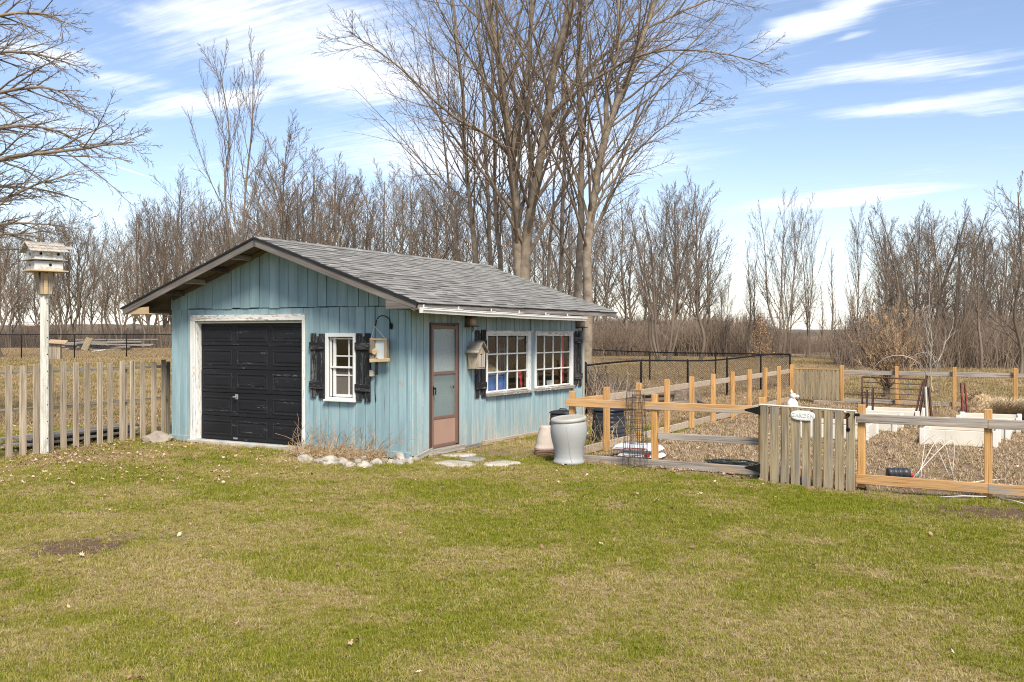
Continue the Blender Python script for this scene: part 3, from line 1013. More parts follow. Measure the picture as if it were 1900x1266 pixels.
def boards(parent, seams, z0, z1, holes, y0, y1, mat, axis='x', ztop=None, gap=.0085):
    """vertical boards between the seams, cut around the openings"""
    cuts = sorted(set([round(s, 3) for s in seams]))
    for a, b in zip(cuts[:-1], cuts[1:]):
        if b - a < .012:
            continue
        zb, zt = z0 + rnd.uniform(-.012, .008), z1 - rnd.uniform(0, .004)
        spans = [(zb, zt)]
        for h0, h1, hz0, hz1 in holes:
            if a > h0 - .01 and b < h1 + .01:
                new = []
                for s0, s1 in spans:
                    if hz0 > s0:
                        new.append((s0, min(s1, hz0)))
                    if hz1 < s1:
                        new.append((max(s0, hz1), s1))
                spans = [s for s in new if s[1] - s[0] > .02]
        dep = rnd.uniform(-.005, .004)
        for s0, s1 in spans:
            aa, bb = a + gap * rnd.uniform(.3, 1.0), b - gap * rnd.uniform(.3, 1.0)
            c = ((aa + bb) / 2, (s0 + s1) / 2)
            mb = MB()
            if ztop:
                ta, tb = ztop(aa), ztop(bb)
                pts = [(aa - c[0], s0 - c[1]), (bb - c[0], s0 - c[1]), (bb - c[0], tb - c[1])]
                if aa < RX < bb:
                    pts.append((RX - c[0], ztop(RX) - c[1]))
                pts.append((aa - c[0], ta - c[1]))
                mb.prism(pts, 0, y1 - y0)
                mb.build('board', mat, parent, (c[0], y0 + dep, c[1]))
            elif axis == 'x':
                mb.box(aa - c[0], bb - c[0], 0, y1 - y0, s0 - c[1], s1 - c[1], .0035, .0012)
                mb.build('board', mat, parent, (c[0], y0 + dep, c[1]), (0, rnd.uniform(-.0015, .0015), 0))
            else:
                mb.box(0, y1 - y0, aa - c[0], bb - c[0], s0 - c[1], s1 - c[1], .0035, .0012)
                mb.build('board', mat, parent, (y0 - dep, c[0], c[1]), (rnd.uniform(-.0015, .0015), 0, 0))


seams = [-SW, -5.12, -4.93, DOOR[0], -4.48, -4.2, -3.95, -3.72, -3.44, -3.2, -2.95, -2.7, -2.45, DOOR[1], -1.98, -1.83, WIN[0], -1.42, -1.24, WIN[1], -.9, -.70, -.42, -.24, -.10, 0]
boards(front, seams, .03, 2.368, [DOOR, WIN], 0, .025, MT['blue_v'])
gs = [-SW]
while gs[-1] < -.25:
    gs.append(gs[-1] + rnd.choice([.2, .215, .22, .23]))
gs[-1] = 0
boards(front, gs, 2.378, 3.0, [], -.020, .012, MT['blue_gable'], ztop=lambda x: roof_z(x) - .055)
# base skirt of the front
for a, b in ((-SW - .03, -4.82), (-2.12, -.01)):
    boxpart('skirt_board', (b - a, .03, .10), MT['blue_v'], front, ((a + b) / 2, -.018, .06))
for x0, x1 in ((-.055, .012),):
    boxpart('corner_board', (.05, .022, 2.26), MT['blue_v'], front, (-.025, -.013, 1.20))

SDOOR = (.49, 1.32, .11, 2.10)
W1 = (2.24, 3.80, .88, 1.96)
W2 = (4.04, 5.62, .88, 1.95)
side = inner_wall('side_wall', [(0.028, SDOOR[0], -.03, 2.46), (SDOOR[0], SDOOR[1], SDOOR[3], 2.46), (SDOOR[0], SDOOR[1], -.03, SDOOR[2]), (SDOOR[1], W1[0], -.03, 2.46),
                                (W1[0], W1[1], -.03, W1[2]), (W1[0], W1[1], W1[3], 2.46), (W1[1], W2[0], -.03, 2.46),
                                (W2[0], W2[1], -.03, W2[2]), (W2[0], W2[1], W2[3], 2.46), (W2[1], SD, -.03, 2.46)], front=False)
ss = [0.0]
for stop in (SDOOR[0], SDOOR[1], W1[0], W1[1], W2[0], W2[1], SD):
    n = max(1, round((stop - ss[-1]) / .165))
    a0 = ss[-1]
    for i in range(1, n):
        ss.append(a0 + (stop - a0) * (i + rnd.uniform(-.22, .22)) / n)
    ss.append(stop)
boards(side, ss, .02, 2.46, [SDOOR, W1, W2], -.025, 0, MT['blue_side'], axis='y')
boxpart('corner_board', (.020, .055, 2.30), MT['blue_side'], side, (.011, .03, 1.20))
boxpart('corner_board', (.020, .06, 2.25), MT['grey_z'], side, (.011, SD - .03, 1.15))
boxpart('batten', (.02, .13, 2.3), MT['blue_side'], side, (.010, 3.915, 1.2))
MB().box(-SW + .03, -.08, SD - .06, SD, -.03, 2.46).prism([(-SW, 2.46), (0, 2.46), (0, roof_z(0) - .05), (RX, RZ_ - .05), (-SW, roof_z(-SW) - .05)], SD - .06, SD).build('back_wall', MT['dark_in'], shed)
MB().box(-SW, -SW + .06, .08, SD, -.03, 2.4).build('left_wall', MT['dark_in'], shed)
MB().box(-SW - .024, -SW - .002, .03, SD, .02, 2.4).build('left_siding', MT['blue_v'], shed)
MB().box(-SW, 0, SD + .002, SD + .024, .02, 2.46).build('back_siding', MT['blue_side'], shed)
MB().box(-SW + .06, -.08, .17, SD - .06, -.11, .055).build('floor', MT['dark_in'], shed)  # blackened cover over the slab, painting in the room's shade
slab = MB().box(-SW, 0, .08, SD, -.12, .05).box(-4.82, -2.08, -.10, .079, -.12, .062, .008).build('floor_slab', MT['concrete'], shed)
# threshold, base timbers and kick boards of the side wall
boxpart('threshold', (.10, .95, .09), MT['grey_y'], shed, (.05, .91, .06))
boxpart('foundation', (.06, 1.0, .12), MT['concrete'], shed, (.06, .9, -.02))
boxpart('base_board', (.022, .58, .085), MT['grey_y'], shed, (.034, .235, .035), (R(12), 0, R(-4)), .003)
boxpart('base_timber', (.07, 2.25, .085), MT['cedar_y'], shed, (.045, 3.22, .035), (R(-.6), 0, 0))
boxpart('base_timber', (.03, .62, .07), MT['grey_y'], shed, (.02, 1.73, .03), (0, 0, 0))

# ---- roof
roof = MB()
for xe in (EX, LX):
    ze = EZ
    a, b = (RX, RZ_ - .045), (xe, ze - .045)
    roof.prism([a, b, (xe, ze - .02), (RX, RZ_ - .02)], YF, YB)
roof = roof.build('roof', MT['soffit'], shed)


def rake(x0, x1, zlow, yy, mat, name, h=.135):
    z0, z1 = roof_z(x0), roof_z(x1)
    c = ((x0 + x1) / 2, (z0 + z1) / 2)
    ang = math.atan2(z1 - z0, x1 - x0)
    L = math.hypot(x1 - x0, z1 - z0)
    return MB().box(-L / 2, L / 2, 0, .025, -h, -.018, .003).build(name, mat, roof, (c[0], yy, c[1]), (0, -ang, 0))


for yy in (YF - .026, YB + .001):
    rake(RX + .002, EX - .006, 0, yy, MT['fascia_x'], 'rake_board')
    rake(LX + .006, RX - .002, 0, yy, MT['fascia_x'], 'rake_board')
for x0, x1 in ((RX, EX + .02), (LX - .02, RX)):                     # black drip edge above the rake board
    z0, z1 = roof_z(x0), roof_z(x1)
    ang, L = math.atan2(z1 - z0, x1 - x0), math.hypot(x1 - x0, z1 - z0)
    MB().box(-L / 2, L / 2, -.045, .03, -.022, .006).build('drip_edge', MT['edge'], roof, ((x0 + x1) / 2, YF, (z0 + z1) / 2 + .002), (0, -ang, 0))
boxpart('fascia', (.025, YB - YF, .085), MT['fascia_y'], roof, (EX - .004, (YF + YB) / 2, 2.335))
boxpart('fascia', (.025, YB - YF, .085), MT['fascia_y'], roof, (LX + .004, (YF + YB) / 2, 2.335))
boxpart('drip_edge', (.035, YB - YF + .03, .016), MT['edge'], roof, (EX + .004, (YF + YB) / 2, EZ - .010), (0, R(8), 0), .002)
# boxed returns at the two front eaves
xr = -.09
MB().prism([(xr, 2.31), (EX - .02, 2.31), (EX - .02, roof_z(EX) - .11), (xr, roof_z(xr) - .125)], YF - .030, YF - .008).build('eave_return', MT['fascia_x'], roof)
MB().box(xr, EX - .02, YF - .006, -.03, 2.305, 2.32).box(xr, xr + .02, YF - .006, -.03, 2.321, 2.46).build('return_soffit', MT['fascia_x'], roof)
xl = -SW - .02
MB().prism([(LX + .05, 2.285), (xl, 2.285), (xl, 2.415), (LX + .2, 2.39)], YF - .004, YF + .02).build('eave_return', MT['raw_x'], roof)
MB().box(LX + .05, xl, YF + .021, -.03, 2.285, 2.30).build('return_soffit', MT['raw_x'], roof)
# lookout blocks under the gable overhang
for i in range(1, 7):
    for sgn in (-1, 1):
        x = RX + sgn * i * .55
        if not (-SW + .1 < x < -.2):
            continue
        boxpart('lookout', (.04, .46, .085), MT['grey_y'] if i % 2 else MT['soffit'], roof, (x, -.265, roof_z(x) - .10), (0, math.atan(SLOPE) * (1 if sgn > 0 else -1), 0))
boxpart('lookout', (.04, .46, .085), MT['soffit'], roof, (RX, -.265, RZ_ - .11))
for sgn in (-1, 1):                                                    # rafter against the wall
    L = 3.1
    x0 = RX + sgn * .02
    x1 = -.12 if sgn > 0 else -SW + .05
    z0, z1 = roof_z(x0), roof_z(x1)
    MB().box(-math.hypot(x1 - x0, z1 - z0) / 2, math.hypot(x1 - x0, z1 - z0) / 2, 0, .035, -.12, -.048).build('rafter', MT['soffit'], roof, ((x0 + x1) / 2, -.058, (z0 + z1) / 2), (0, -math.atan2((z1 - z0), (x1 - x0)) if sgn > 0 else -math.atan2(z0 - z1, x0 - x1), 0))

# ---- shingles: courses of tabs, the 300 largest in view as pieces, the rest joined
NC = 25
RUN = math.hypot(EX - RX, RZ_ - EZ)
EXP_ = (RUN + .03) / NC
ang = math.atan(SLOPE)
shv = []
for w in (.24, .27, .305, .335):
    for sh in (.84, 1.0, 1.08):
        # exposed face, the darker granule band printed along its top, and the thick butt edge
        th, yw = .012, w / 2 - .003
        xs_ = (-EXP_ * 1.15, -EXP_ * .86, -EXP_ * .66, 0)
        vv = [(x, s * yw, th) for x in xs_ for s in (-1, 1)] + [(x, s * yw, 0) for x in (xs_[0], 0) for s in (-1, 1)]
        me = MB().poly(vv, [(0, 2, 3, 1), (2, 4, 5, 3), (4, 6, 7, 5), (6, 10, 11, 7), (8, 9, 11, 10), (0, 1, 9, 8), (0, 8, 10, 6, 4, 2), (1, 3, 5, 7, 11, 9)]).mesh('shingle')
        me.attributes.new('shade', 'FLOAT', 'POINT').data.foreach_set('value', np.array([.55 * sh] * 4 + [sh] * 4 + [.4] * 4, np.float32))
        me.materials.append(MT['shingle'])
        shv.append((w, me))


def tab_frame(side_, c):
    d = RUN + .03 - c * EXP_                       # distance from ridge along the slope of the tab's butt edge
    if side_ > 0:
        return Vector((RX + d * math.cos(ang), 0, RZ_ - d * math.sin(ang) - .012 + .0045))
    return Vector((RX - d * math.cos(ang), 0, RZ_ - d * math.sin(ang) - .012 + .0045))


tabs = []
for c in range(NC):
    yy = YF - .015 + rnd.uniform(-.12, 0)
    while yy < YB:
        w, me = rnd.choice(shv)
        y1 = yy + w
        a, b_ = max(yy, YF - .015), min(y1, YB + .015)
        if b_ - a > .05:
            tabs.append((c, (a + b_) / 2, (b_ - a) / w, me))
        yy = y1
camx, camy = wl(0, 0)
tabs.sort(key=lambda t_: (t_[1] - camy) ** 2 + (tab_frame(1, t_[0]).x - camx) ** 2)
tilt = .055
rest_v, rest_q, rest_s = [], [], []
for k, (c, ym, sc_, me) in enumerate(tabs):
    p = tab_frame(1, c)
    p.y = ym
    lift = rnd.uniform(0, .003) + (.006 if rnd.random() < .4 else 0)
    p.z += lift
    if k < 300:
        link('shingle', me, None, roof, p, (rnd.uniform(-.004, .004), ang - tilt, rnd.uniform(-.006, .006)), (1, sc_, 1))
    else:
        mtx = Matrix.Translation(p) @ Euler((0, ang - tilt, 0)).to_matrix().to_4x4() @ Matrix.Diagonal((1, sc_, 1, 1))
        o_ = len(rest_v)
        rest_v += [mtx @ v.co for v in me.vertices]
        rest_q += [tuple(i + o_ for i in f.vertices) for f in me.polygons]
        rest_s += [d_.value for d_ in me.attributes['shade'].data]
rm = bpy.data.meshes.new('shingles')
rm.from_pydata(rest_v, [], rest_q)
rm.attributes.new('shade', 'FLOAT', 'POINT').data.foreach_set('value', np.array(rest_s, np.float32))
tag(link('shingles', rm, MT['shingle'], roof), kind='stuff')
lm = MB()
for c in range(NC):                                    # the slope away from the camera: plain courses
    p = tab_frame(-1, c)
    mtx = Matrix.Translation((p.x, (YF + YB) / 2, p.z)) @ Euler((0, -ang + tilt, 0)).to_matrix().to_4x4()
    lm.box(0, EXP_ * 1.15, -(YB - YF) / 2, (YB - YF) / 2, 0, .0085, mat=mtx)
lo_ = lm.build('far_slope_shingles', MT['shingle'], roof)
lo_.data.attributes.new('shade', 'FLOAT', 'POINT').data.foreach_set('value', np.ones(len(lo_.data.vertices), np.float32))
tag(lo_, kind='stuff')
yy = YF
while yy < YB - .1:                                    # ridge caps
    cap = MB()
    w = .30
    pts = [(-.13, -.13 * SLOPE), (0, .003), (.13, -.13 * SLOPE), (.13, -.13 * SLOPE + .009), (0, .013), (-.13, -.13 * SLOPE + .009)]
    cap.prism(pts, 0, w)
    me = cap.mesh('ridge_cap')
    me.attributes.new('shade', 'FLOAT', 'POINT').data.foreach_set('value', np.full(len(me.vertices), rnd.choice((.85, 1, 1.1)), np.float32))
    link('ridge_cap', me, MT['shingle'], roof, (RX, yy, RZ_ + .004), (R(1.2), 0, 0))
    yy += .20

# ---- gutter, sagging towards the back
gt = MB()
prof = [(0, .005), (0, .085), (.075, .085), (.082, .078), (.075, .068), (.078, .05), (.06, .028), (.055, .005)]
ny_ = 14
gv, gf = [], []
for j in range(ny_ + 1):
    f = j / ny_
    y = YF + .02 + f * 5.68
    sag = -.005 - .055 * f ** 1.3 - .018 * math.sin(f * math.pi) + (.008 if .42 < f < .5 else 0)
    for x, z in prof:
        gv.append((EX + .010 + x, y, 2.245 + z + sag))
npf = len(prof)
for j in range(ny_):
    for i in range(npf):
        k = (i + 1) % npf
        if i == 1:
            continue
        gf.append((j * npf + i, j * npf + k, (j + 1) * npf + k, (j + 1) * npf + i))
gf += [tuple(range(npf)), tuple(ny_ * npf + i for i in range(npf))]
gt.poly(gv, gf)
gut = gt.build('gutter', MT['gutter'], shed)
sol = gut.modifiers.new('thick', 'SOLIDIFY')
sol.thickness = .003
for f in (.0, .17, .35, .52, .70, .86):
    y = YF + .12 + f * 5.6
    MB().box(-.002, .004, -.015, .015, -.03, .045).box(0, .085, -.012, .012, .0, .008).build('gutter_bracket', MT['gutter'], gut, (EX + .011, y, 2.325 - .06 * f ** 1.3), (0, R(6), 0))

# ---- garage door
gd = MB().box(DOOR[0] - .02, DOOR[1] + .02, .15, .165, DOOR[2], DOOR[3]).build('garage_door', MT['door_black'], shed)
SH = (DOOR[3] - DOOR[2]) / 5
DWID = DOOR[1] - DOOR[0]
pw, ph = DWID / 3 - .115, SH - .135


def moulding(w, h):
    loops = [(0, 0), (.012, -.011), (.026, -.011), (.038, -.001), (.055, -.001), (.075, -.009)]
    v, f = [], []
    for ins, d in loops:
        x, z = w / 2 - ins, h / 2 - ins
        v += [(-x, d, -z), (x, d, -z), (x, d, z), (-x, d, z)]
    for j in range(len(loops) - 1):
        for i in range(4):
            k = (i + 1) % 4
            f.append((j * 4 + i, j * 4 + k, j * 4 + 4 + k, j * 4 + 4 + i))
    f.append(tuple(range(len(v) - 4, len(v))))
    return MB().poly(v, f).mesh('panel')


pm = moulding(pw, ph)
pm.materials.append(MT['door_black'])
for r in range(5):
    z0 = DOOR[2] + r * SH
    boxpart('door_section', (DWID - .012, .045, SH - .006), MT['door_black'], gd, ((DOOR[0] + DOOR[1]) / 2, .125 + (.004 if r % 2 else 0), z0 + SH / 2), b=.006)
    for c in range(3):
        link('panel', pm, None, gd, (DOOR[0] + DWID * (c + .5) / 3, .1022 + (.004 if r % 2 else 0), z0 + SH / 2))
hm = MB().box(-.035, .035, -.008, 0, -.045, .045, .003).box(-.012, .012, -.05, -.009, -.01, .01, .003).box(-.04, .04, -.062, -.05, -.012, .012, .004)
hm.build('handle', MT['wire'], gd, (-3.80, .100, .835))
boxpart('step_plate', (.10, .012, .03), MT['wire'], gd, (-3.83, .095, .105))
boxpart('seal', (DWID - .02, .05, .02), MT['edge'], gd, ((DOOR[0] + DOOR[1]) / 2, .125, .062))
boxpart('door_trim', (.115, .03, 2.15), MT['white_z'], shed, (DOOR[0] - .0585, -.018, 1.085))
boxpart('door_trim', (.055, .03, 2.15), MT['white_z'], shed, (DOOR[1] + .028, -.018, 1.085))
boxpart('door_trim', (DWID + .17, .03, .105), MT['white_x'], shed, ((DOOR[0] + DOOR[1]) / 2 - .03, -.019, 2.2135))
boxpart('door_jamb', (.025, .118, 2.09), MT['white_z'], shed, (DOOR[0] + .0115, .06, 1.1))
boxpart('door_jamb', (.025, .118, 2.09), MT['white_z'], shed, (DOOR[1] - .0115, .06, 1.1))
boxpart('door_jamb', (DWID - .05, .10, .02), MT['cream'], shed, ((DOOR[0] + DOOR[1]) / 2, .06, DOOR[3] - .011))

# ---- small front window and its shutters
def win_front():
    w = bpy.data.objects.new('window', None)
    col.objects.link(w)
    w.parent = shed
    x0, x1, z0, z1 = -1.69, -1.075, .875, 1.945
    wm = MT['sash']
    for nm, sx, sz, cx, cz in (('frame', .055, z1 - z0, x0 + .0275, (z0 + z1) / 2), ('frame', .045, z1 - z0, x1 - .0225, (z0 + z1) / 2)):
        boxpart(nm, (sx, .05, sz), wm, w, (cx, -.012, cz))
    boxpart('frame', (x1 - x0 - .102, .05, .06), wm, w, ((x0 + .055 + x1 - .045) / 2, -.012, z1 - .030))
    boxpart('frame', (x1 - x0 - .102, .05, .035), wm, w, ((x0 + .055 + x1 - .045) / 2, -.012, z0 + .0175))
    boxpart('sill', (x1 - x0 + .03, .075, .03), wm, w, ((x0 + x1) / 2, -.03, z0 - .016))
    bars_z = {'rail': 1.395, 'm1': 1.575, 'm2': 1.265}
    xa, xb = x0 + .055, x1 - .045
    boxpart('sash', (.028, .03, z1 - z0 - .1), MT['sash'], w, (xa + .015, .035, (z0 + z1) / 2 - .01))
    boxpart('sash', (.05, .03, z1 - z0 - .1), MT['sash'], w, (xa + .075, .055, (z0 + z1) / 2 - .01))
    boxpart('sash', (.03, .03, z1 - z0 - .1), MT['sash'], w, (xb - .015, .045, (z0 + z1) / 2 - .01))
    boxpart('meeting_rail', (xb - xa - .02, .035, .032), MT['sash'], w, ((xa + xb) / 2, .030, bars_z['rail']))
    boxpart('sash', (xb - xa - .11, .03, .045), MT['sash'], w, ((xa + xb) / 2 + .05, .055, z0 + .06))
    boxpart('sash', (xb - xa - .03, .03, .025), MT['sash'], w, ((xa + xb) / 2 + .015, .045, z1 - .085))
    xm = -1.27
    boxpart('muntin', (.022, .02, z1 - z0 - .12), MT['sash'], w, (xm, .062, (z0 + z1) / 2))
    for zz in (bars_z['m1'], bars_z['m2']):
        boxpart('muntin', (xb - xa - .11, .016, .022), MT['sash'], w, ((xa + xb) / 2 + .05, .060, zz))
    cols = ((xa + .105, xm - .012), (xm + .012, xb - .032))
    rows = ((z0 + .085, bars_z['m2'] - .012, 'screen'), (bars_z['m2'] + .012, bars_z['rail'] - .018, 'screen'),
            (bars_z['rail'] + .018, bars_z['m1'] - .012, 'glass'), (bars_z['m1'] + .012, z1 - .10, 'glass'))
    for a, b in cols:
        for c, d, k in rows:
            boxpart('pane', (b - a, .004, d - c), MT[k], w, ((a + b) / 2, .066, (c + d) / 2), b=0)
    return w


win_front()


def shutter(ax, c0, c1, z0, z1, off, zb):
    """two boards, a narrow one between, two battens; ax = along x (front) or y (side)"""
    s = bpy.data.objects.new('shutter', None)
    col.objects.link(s)
    s.parent = shed
    W = c1 - c0
    wb = W * .40

    def put(nm, a, b, za, zc, d0, d1, key, rot=0):
        c, m = (a + b) / 2, (za + zc) / 2
        if ax == 'x':
            boxpart(nm, (b - a, d1 - d0, zc - za), MT[key + '_z' if nm == 'slat' else key + '_x'], s, (c, -off - (d0 + d1) / 2, m), (0, rot, 0), .004)
        else:
            boxpart(nm, (d1 - d0, b - a, zc - za), MT[key + '_z' if nm == 'slat' else key + '_y'], s, (off + (d0 + d1) / 2, c, m), (rot, 0, 0), .004)
    put('slat', c0, c0 + wb, z0, z1, .001, .024, 'black')
    put('slat', c1 - wb, c1, z0 - rnd.uniform(0, .02), z1 + rnd.uniform(-.01, .01), .001, .024, 'black')
    put('slat', c0 + wb + .008, c1 - wb - .008, z0 + .05, z1 - .05, .001, .012, 'black')
    for zz in zb:
        put('batten', c0 - .015, c1 + .004, zz - .06, zz + .06, .025, .046, 'black', rnd.uniform(-.012, .012))
    return s


shutter('x', -2.005, -1.715, .895, 1.945, .008, (1.74, 1.10))
shutter('x', -1.055, -.775, .87, 1.945, .008, (1.74, 1.08))
shutter('y', 1.84, 2.185, .835, 1.995, .002, (1.77, 1.04))
shutter('y', 5.70, 6.08, .84, 1.99, .002, (1.80, 1.05))


# ---- the two side windows
def win_side(y0, y1, z0, z1, dz):
    w = bpy.data.objects.new('window', None)
    col.objects.link(w)
    w.parent = shed
    fr = .085
    boxpart('frame', (.045, fr * .55, z1 - z0), MT['white_z'], w, (.012, y0 + fr * .275, (z0 + z1) / 2))
    boxpart('frame', (.045, fr * 1.5, z1 - z0), MT['white_z'], w, (.012, y1 - fr * .75, (z0 + z1) / 2))
    boxpart('frame', (.045, y1 - y0 - fr * 2.05 - .004, .095), MT['white_y'], w, (.012, (y0 + fr * .55 + y1 - fr * 1.5) / 2, z1 - .0475))
    boxpart('frame', (.045, y1 - y0 - fr * 2.05 - .004, .03), MT['white_y'], w, (.010, (y0 + fr * .55 + y1 - fr * 1.5) / 2, z0 + .075))
    boxpart('sill', (.085, y1 - y0 + .03, .055), MT['white_sill'], w, (.03, (y0 + y1) / 2, z0 + .025), (R(dz), R(8), 0))
    boxpart('drip_cap', (.03, y1 - y0 + .02, .02), MT['white_y'], w, (.044, (y0 + y1) / 2, z1 - .008))
    a, b = y0 + fr * .55, y1 - fr * 1.5
    za, zb = z0 + .09, z1 - .095
    for i in range(1, 4):
        boxpart('muntin', (.026, .026, zb - za), MT['white_z'], w, (.000, a + (b - a) * i / 4, (za + zb) / 2))
    for j in range(1, 3):
        boxpart('muntin', (.030, b - a, .026), MT['white_y'], w, (.001, (a + b) / 2, za + (zb - za) * j / 3))
    for i in range(4):
        for j in range(3):
            boxpart('pane', (.003, (b - a) / 4 - .028, (zb - za) / 3 - .028), MT['glass'], w,
                    (-.006, a + (b - a) * (i + .5) / 4, za + (zb - za) * (j + .5) / 3), (0, R(rnd.uniform(-.5, .5)), R(rnd.uniform(-.5, .5))), b=0)
    return w


win_side(2.195, 3.83, .84, 1.99, -.5)
win_side(4.005, 5.66, .835, 1.98, -.5)

# ---- brown storm door
sd = bpy.data.objects.new('screen_door', None)
col.objects.link(sd)
sd.parent = shed
y0, y1, z0, z1 = SDOOR
boxpart('door_frame', (.04, .03, z1 - z0 + .03), MT['brown_dark'], sd, (.012, y0 + .015, (z0 + z1) / 2))
boxpart('door_frame', (.04, .035, z1 - z0 + .03), MT['brown_dark'], sd, (.012, y1 - .0175, (z0 + z1) / 2))
boxpart('door_frame', (.04, y1 - y0 - .066, .035), MT['brown_dark'], sd, (.012, (y0 + y1) / 2 - .002, z1 - .006))
a, b = y0 + .036, y1 - .042
boxpart('stile', (.028, .045, z1 - z0 - .04), MT['brown_metal'], sd, (.016, a + .0225, (z0 + z1) / 2))
boxpart('stile', (.028, .065, z1 - z0 - .04), MT['brown_metal'], sd, (.016, b - .0325, (z0 + z1) / 2))
ia, ib = a + .046, b - .066
for zz, h in ((2.04, .05), (1.305, .05), (.59, .05), (.135, .05)):
    boxpart('door_rail', (.026, ib - ia, h), MT['brown_metal'], sd, (.015, (ia + ib) / 2, zz))
boxpart('pane', (.004, ib - ia, .685), MT['glass_door'], sd, (.008, (ia + ib) / 2, 1.6725), b=0)
boxpart('pane', (.004, ib - ia, .665), MT['screen_door'], sd, (.008, (ia + ib) / 2, .9475), b=0)
boxpart('kick_panel', (.016, ib - ia, .405), MT['kick'], sd, (.012, (ia + ib) / 2, .3625))
MB().box(0, .012, -.014, .014, -.07, .07, .004).box(.012, .05, -.010, .010, .02, .05, .004).box(.04, .055, -.012, .012, -.06, .055, .005).build('handle', MT['black'], sd, (.031, a + .024, 1.03))
MB().lathe([(.016, 0), (.016, .03), (.03, .035), (.034, .05), (.028, .062), (.01, .066)], 14, mat=Matrix.Rotation(R(90), 4, 'Y')).build('knob', MT['black'], sd, (-.055, ib - .035, 1.06))
boxpart('inner_door', (.04, y1 - y0 - .01, z1 - z0 - .02), MT['pale_panel'], sd, (-.075, (y0 + y1) / 2, (z0 + z1) / 2 + .005))

# ---- small fittings on the shed
boxpart('junction_box', (.075, .05, .10), MT['beige_box'], shed, (-.735, -.028, 1.315))
MB().tube([(0, -.012, -.05), (-.004, -.014, -.25), (.01, -.012, -.42)], .007, 6).build('cable', MT['brown_dark'], shed, (-.685, 0, 1.30))
hk = MB().box(-.028, .028, -.012, 0, -.045, .045, .003)
hk.tube([(0, -.015, .04)] + [(-.115 + .115 * math.cos(a_), -.02 - .06 * math.sin(a_ / 2), .06 + .105 * math.sin(a_)) for a_ in np.linspace(0, math.pi, 12)] + [(-.235, -.09, .0)], .008, 6)
hk.build('wall_hook', MT['black'], shed, (-.375, -.012, 2.055))

# ------------------------------------------------------------------ things hung on or kept in the shed
f0 = yard('bird_feeder', 'wooden box frame with mirror hanging by a cord from black wall hook', 'feeder', -.53, -.115, 1.69)
ft = MB()
boxpart('backing', (.30, .012, .30), MT['pale_panel'], f0, (0, .018, 0))
boxpart('rail', (.34, .05, .028), MT['raw_x'], f0, (0, 0, .16))
boxpart('rail', (.36, .06, .055), MT['raw_x'], f0, (.02, -.012, -.165), (0, R(-3), 0))
boxpart('stile', (.085, .045, .32), MT['gate_z'], f0, (-.125, -.005, 0))
boxpart('stile', (.055, .045, .32), MT['gate_z'], f0, (.145, -.005, 0))
MB().lathe([(.045, 0), (.05, .008), (.045, .016)], 16, mat=Matrix.Rotation(R(90), 4, 'X')).build('disc', MT['raw_x'], f0, (-.06, -.03, -.03))
MB().tube([(-.16, -.04, .06), (-.185, -.04, .0), (-.16, -.045, -.05), (-.10, -.045, -.07)], .010, 6).build('iron_scroll', MT['black'], f0)
MB().box(-.018, .018, -.012, .012, -.13, .13, .004).build('perch', MT['dark_in'], f0, (-.035, -.01, -.26))
MB().tube([(-.15, -.01, .17), (-.075, -.02, .36), (-.068, -.02, .36), (.13, -.01, .17)], .003, 4).build('cord', MT['white_pvc'], f0)
f0.location.z = 1.69

bh = yard('birdhouse', 'weathered wooden birdhouse with steep roof hung between screen door and window', 'birdhouse', .012, 1.72, 1.36, R(0))
pent = [(-.105, 0), (.105, 0), (.135, .25), (0, .40), (-.135, .25)]
mbb = MB()
vs_ = [(.01, y, z) for y, z in pent] + [(.20, y, z) for y, z in pent]
mbb.poly(vs_, [(0, 1, 2, 3, 4), (9, 8, 7, 6, 5)] + [(i, i + 5, (i + 1) % 5 + 5, (i + 1) % 5) for i in range(5)])
body = mbb.build('body', MT['grey_z'], bh)
for sg in (-1, 1):
    boxpart('roof_board', (.27, .26, .018), MT['grey_x'], bh, (.115, sg * .098, .345), (R(-48 * sg), 0, 0))
boxpart('floor_board', (.21, .23, .018), MT['grey_y'], bh, (.105, 0, -.010))
MB().lathe([(.030, 0), (.032, .004)], 14, mat=Matrix.Rotation(R(90), 4, 'Y')).build('entrance', MT['black'], bh, (.199, 0, .21))
# twig cladding on its front
for i in range(9):
    boxpart('front_strip', (.012, .016, .20 + .02 * rnd.random()), MT['shake'], bh, (.207, -.085 + i * .0212, .115), b=.003)

for nm, y, lab in (('wall_lantern', 1.60, 'small copper lantern with frosted glass under gutter beside screen door'), ('wall_lantern', 5.90, 'small copper lantern with frosted glass under gutter at back corner')):
    L_ = yard(nm, lab, 'lantern', .03, y, 2.06)
    MB().lathe([(.12, .012), (.135, .012), (.135, 0), (.05, -.006)], 8).build('tray', MT['copper'], L_, (.08, 0, 0))
    MB().lathe([(.052, .012), (.068, .016), (.048, .13), (.03, .14)], 8).build('glass', MT['lantern_glass'], L_, (.08, 0, 0))
    MB().lathe([(.095, .15), (.10, .165), (.05, .22), (.01, .235)], 8).build('hood', MT['copper'], L_, (.08, 0, 0))
    MB().box(-.03, -.018, -.07, .07, -.02, .20, .004).box(-.018, .06, -.012, .012, .135, .15).build('bracket', MT['copper'], L_)
    MB().tube([(.09, .0, -.006), (.09, .01, -.05), (.08, -.015, -.10)], .012, 6, .006).build('finial', MT['black'], L_)

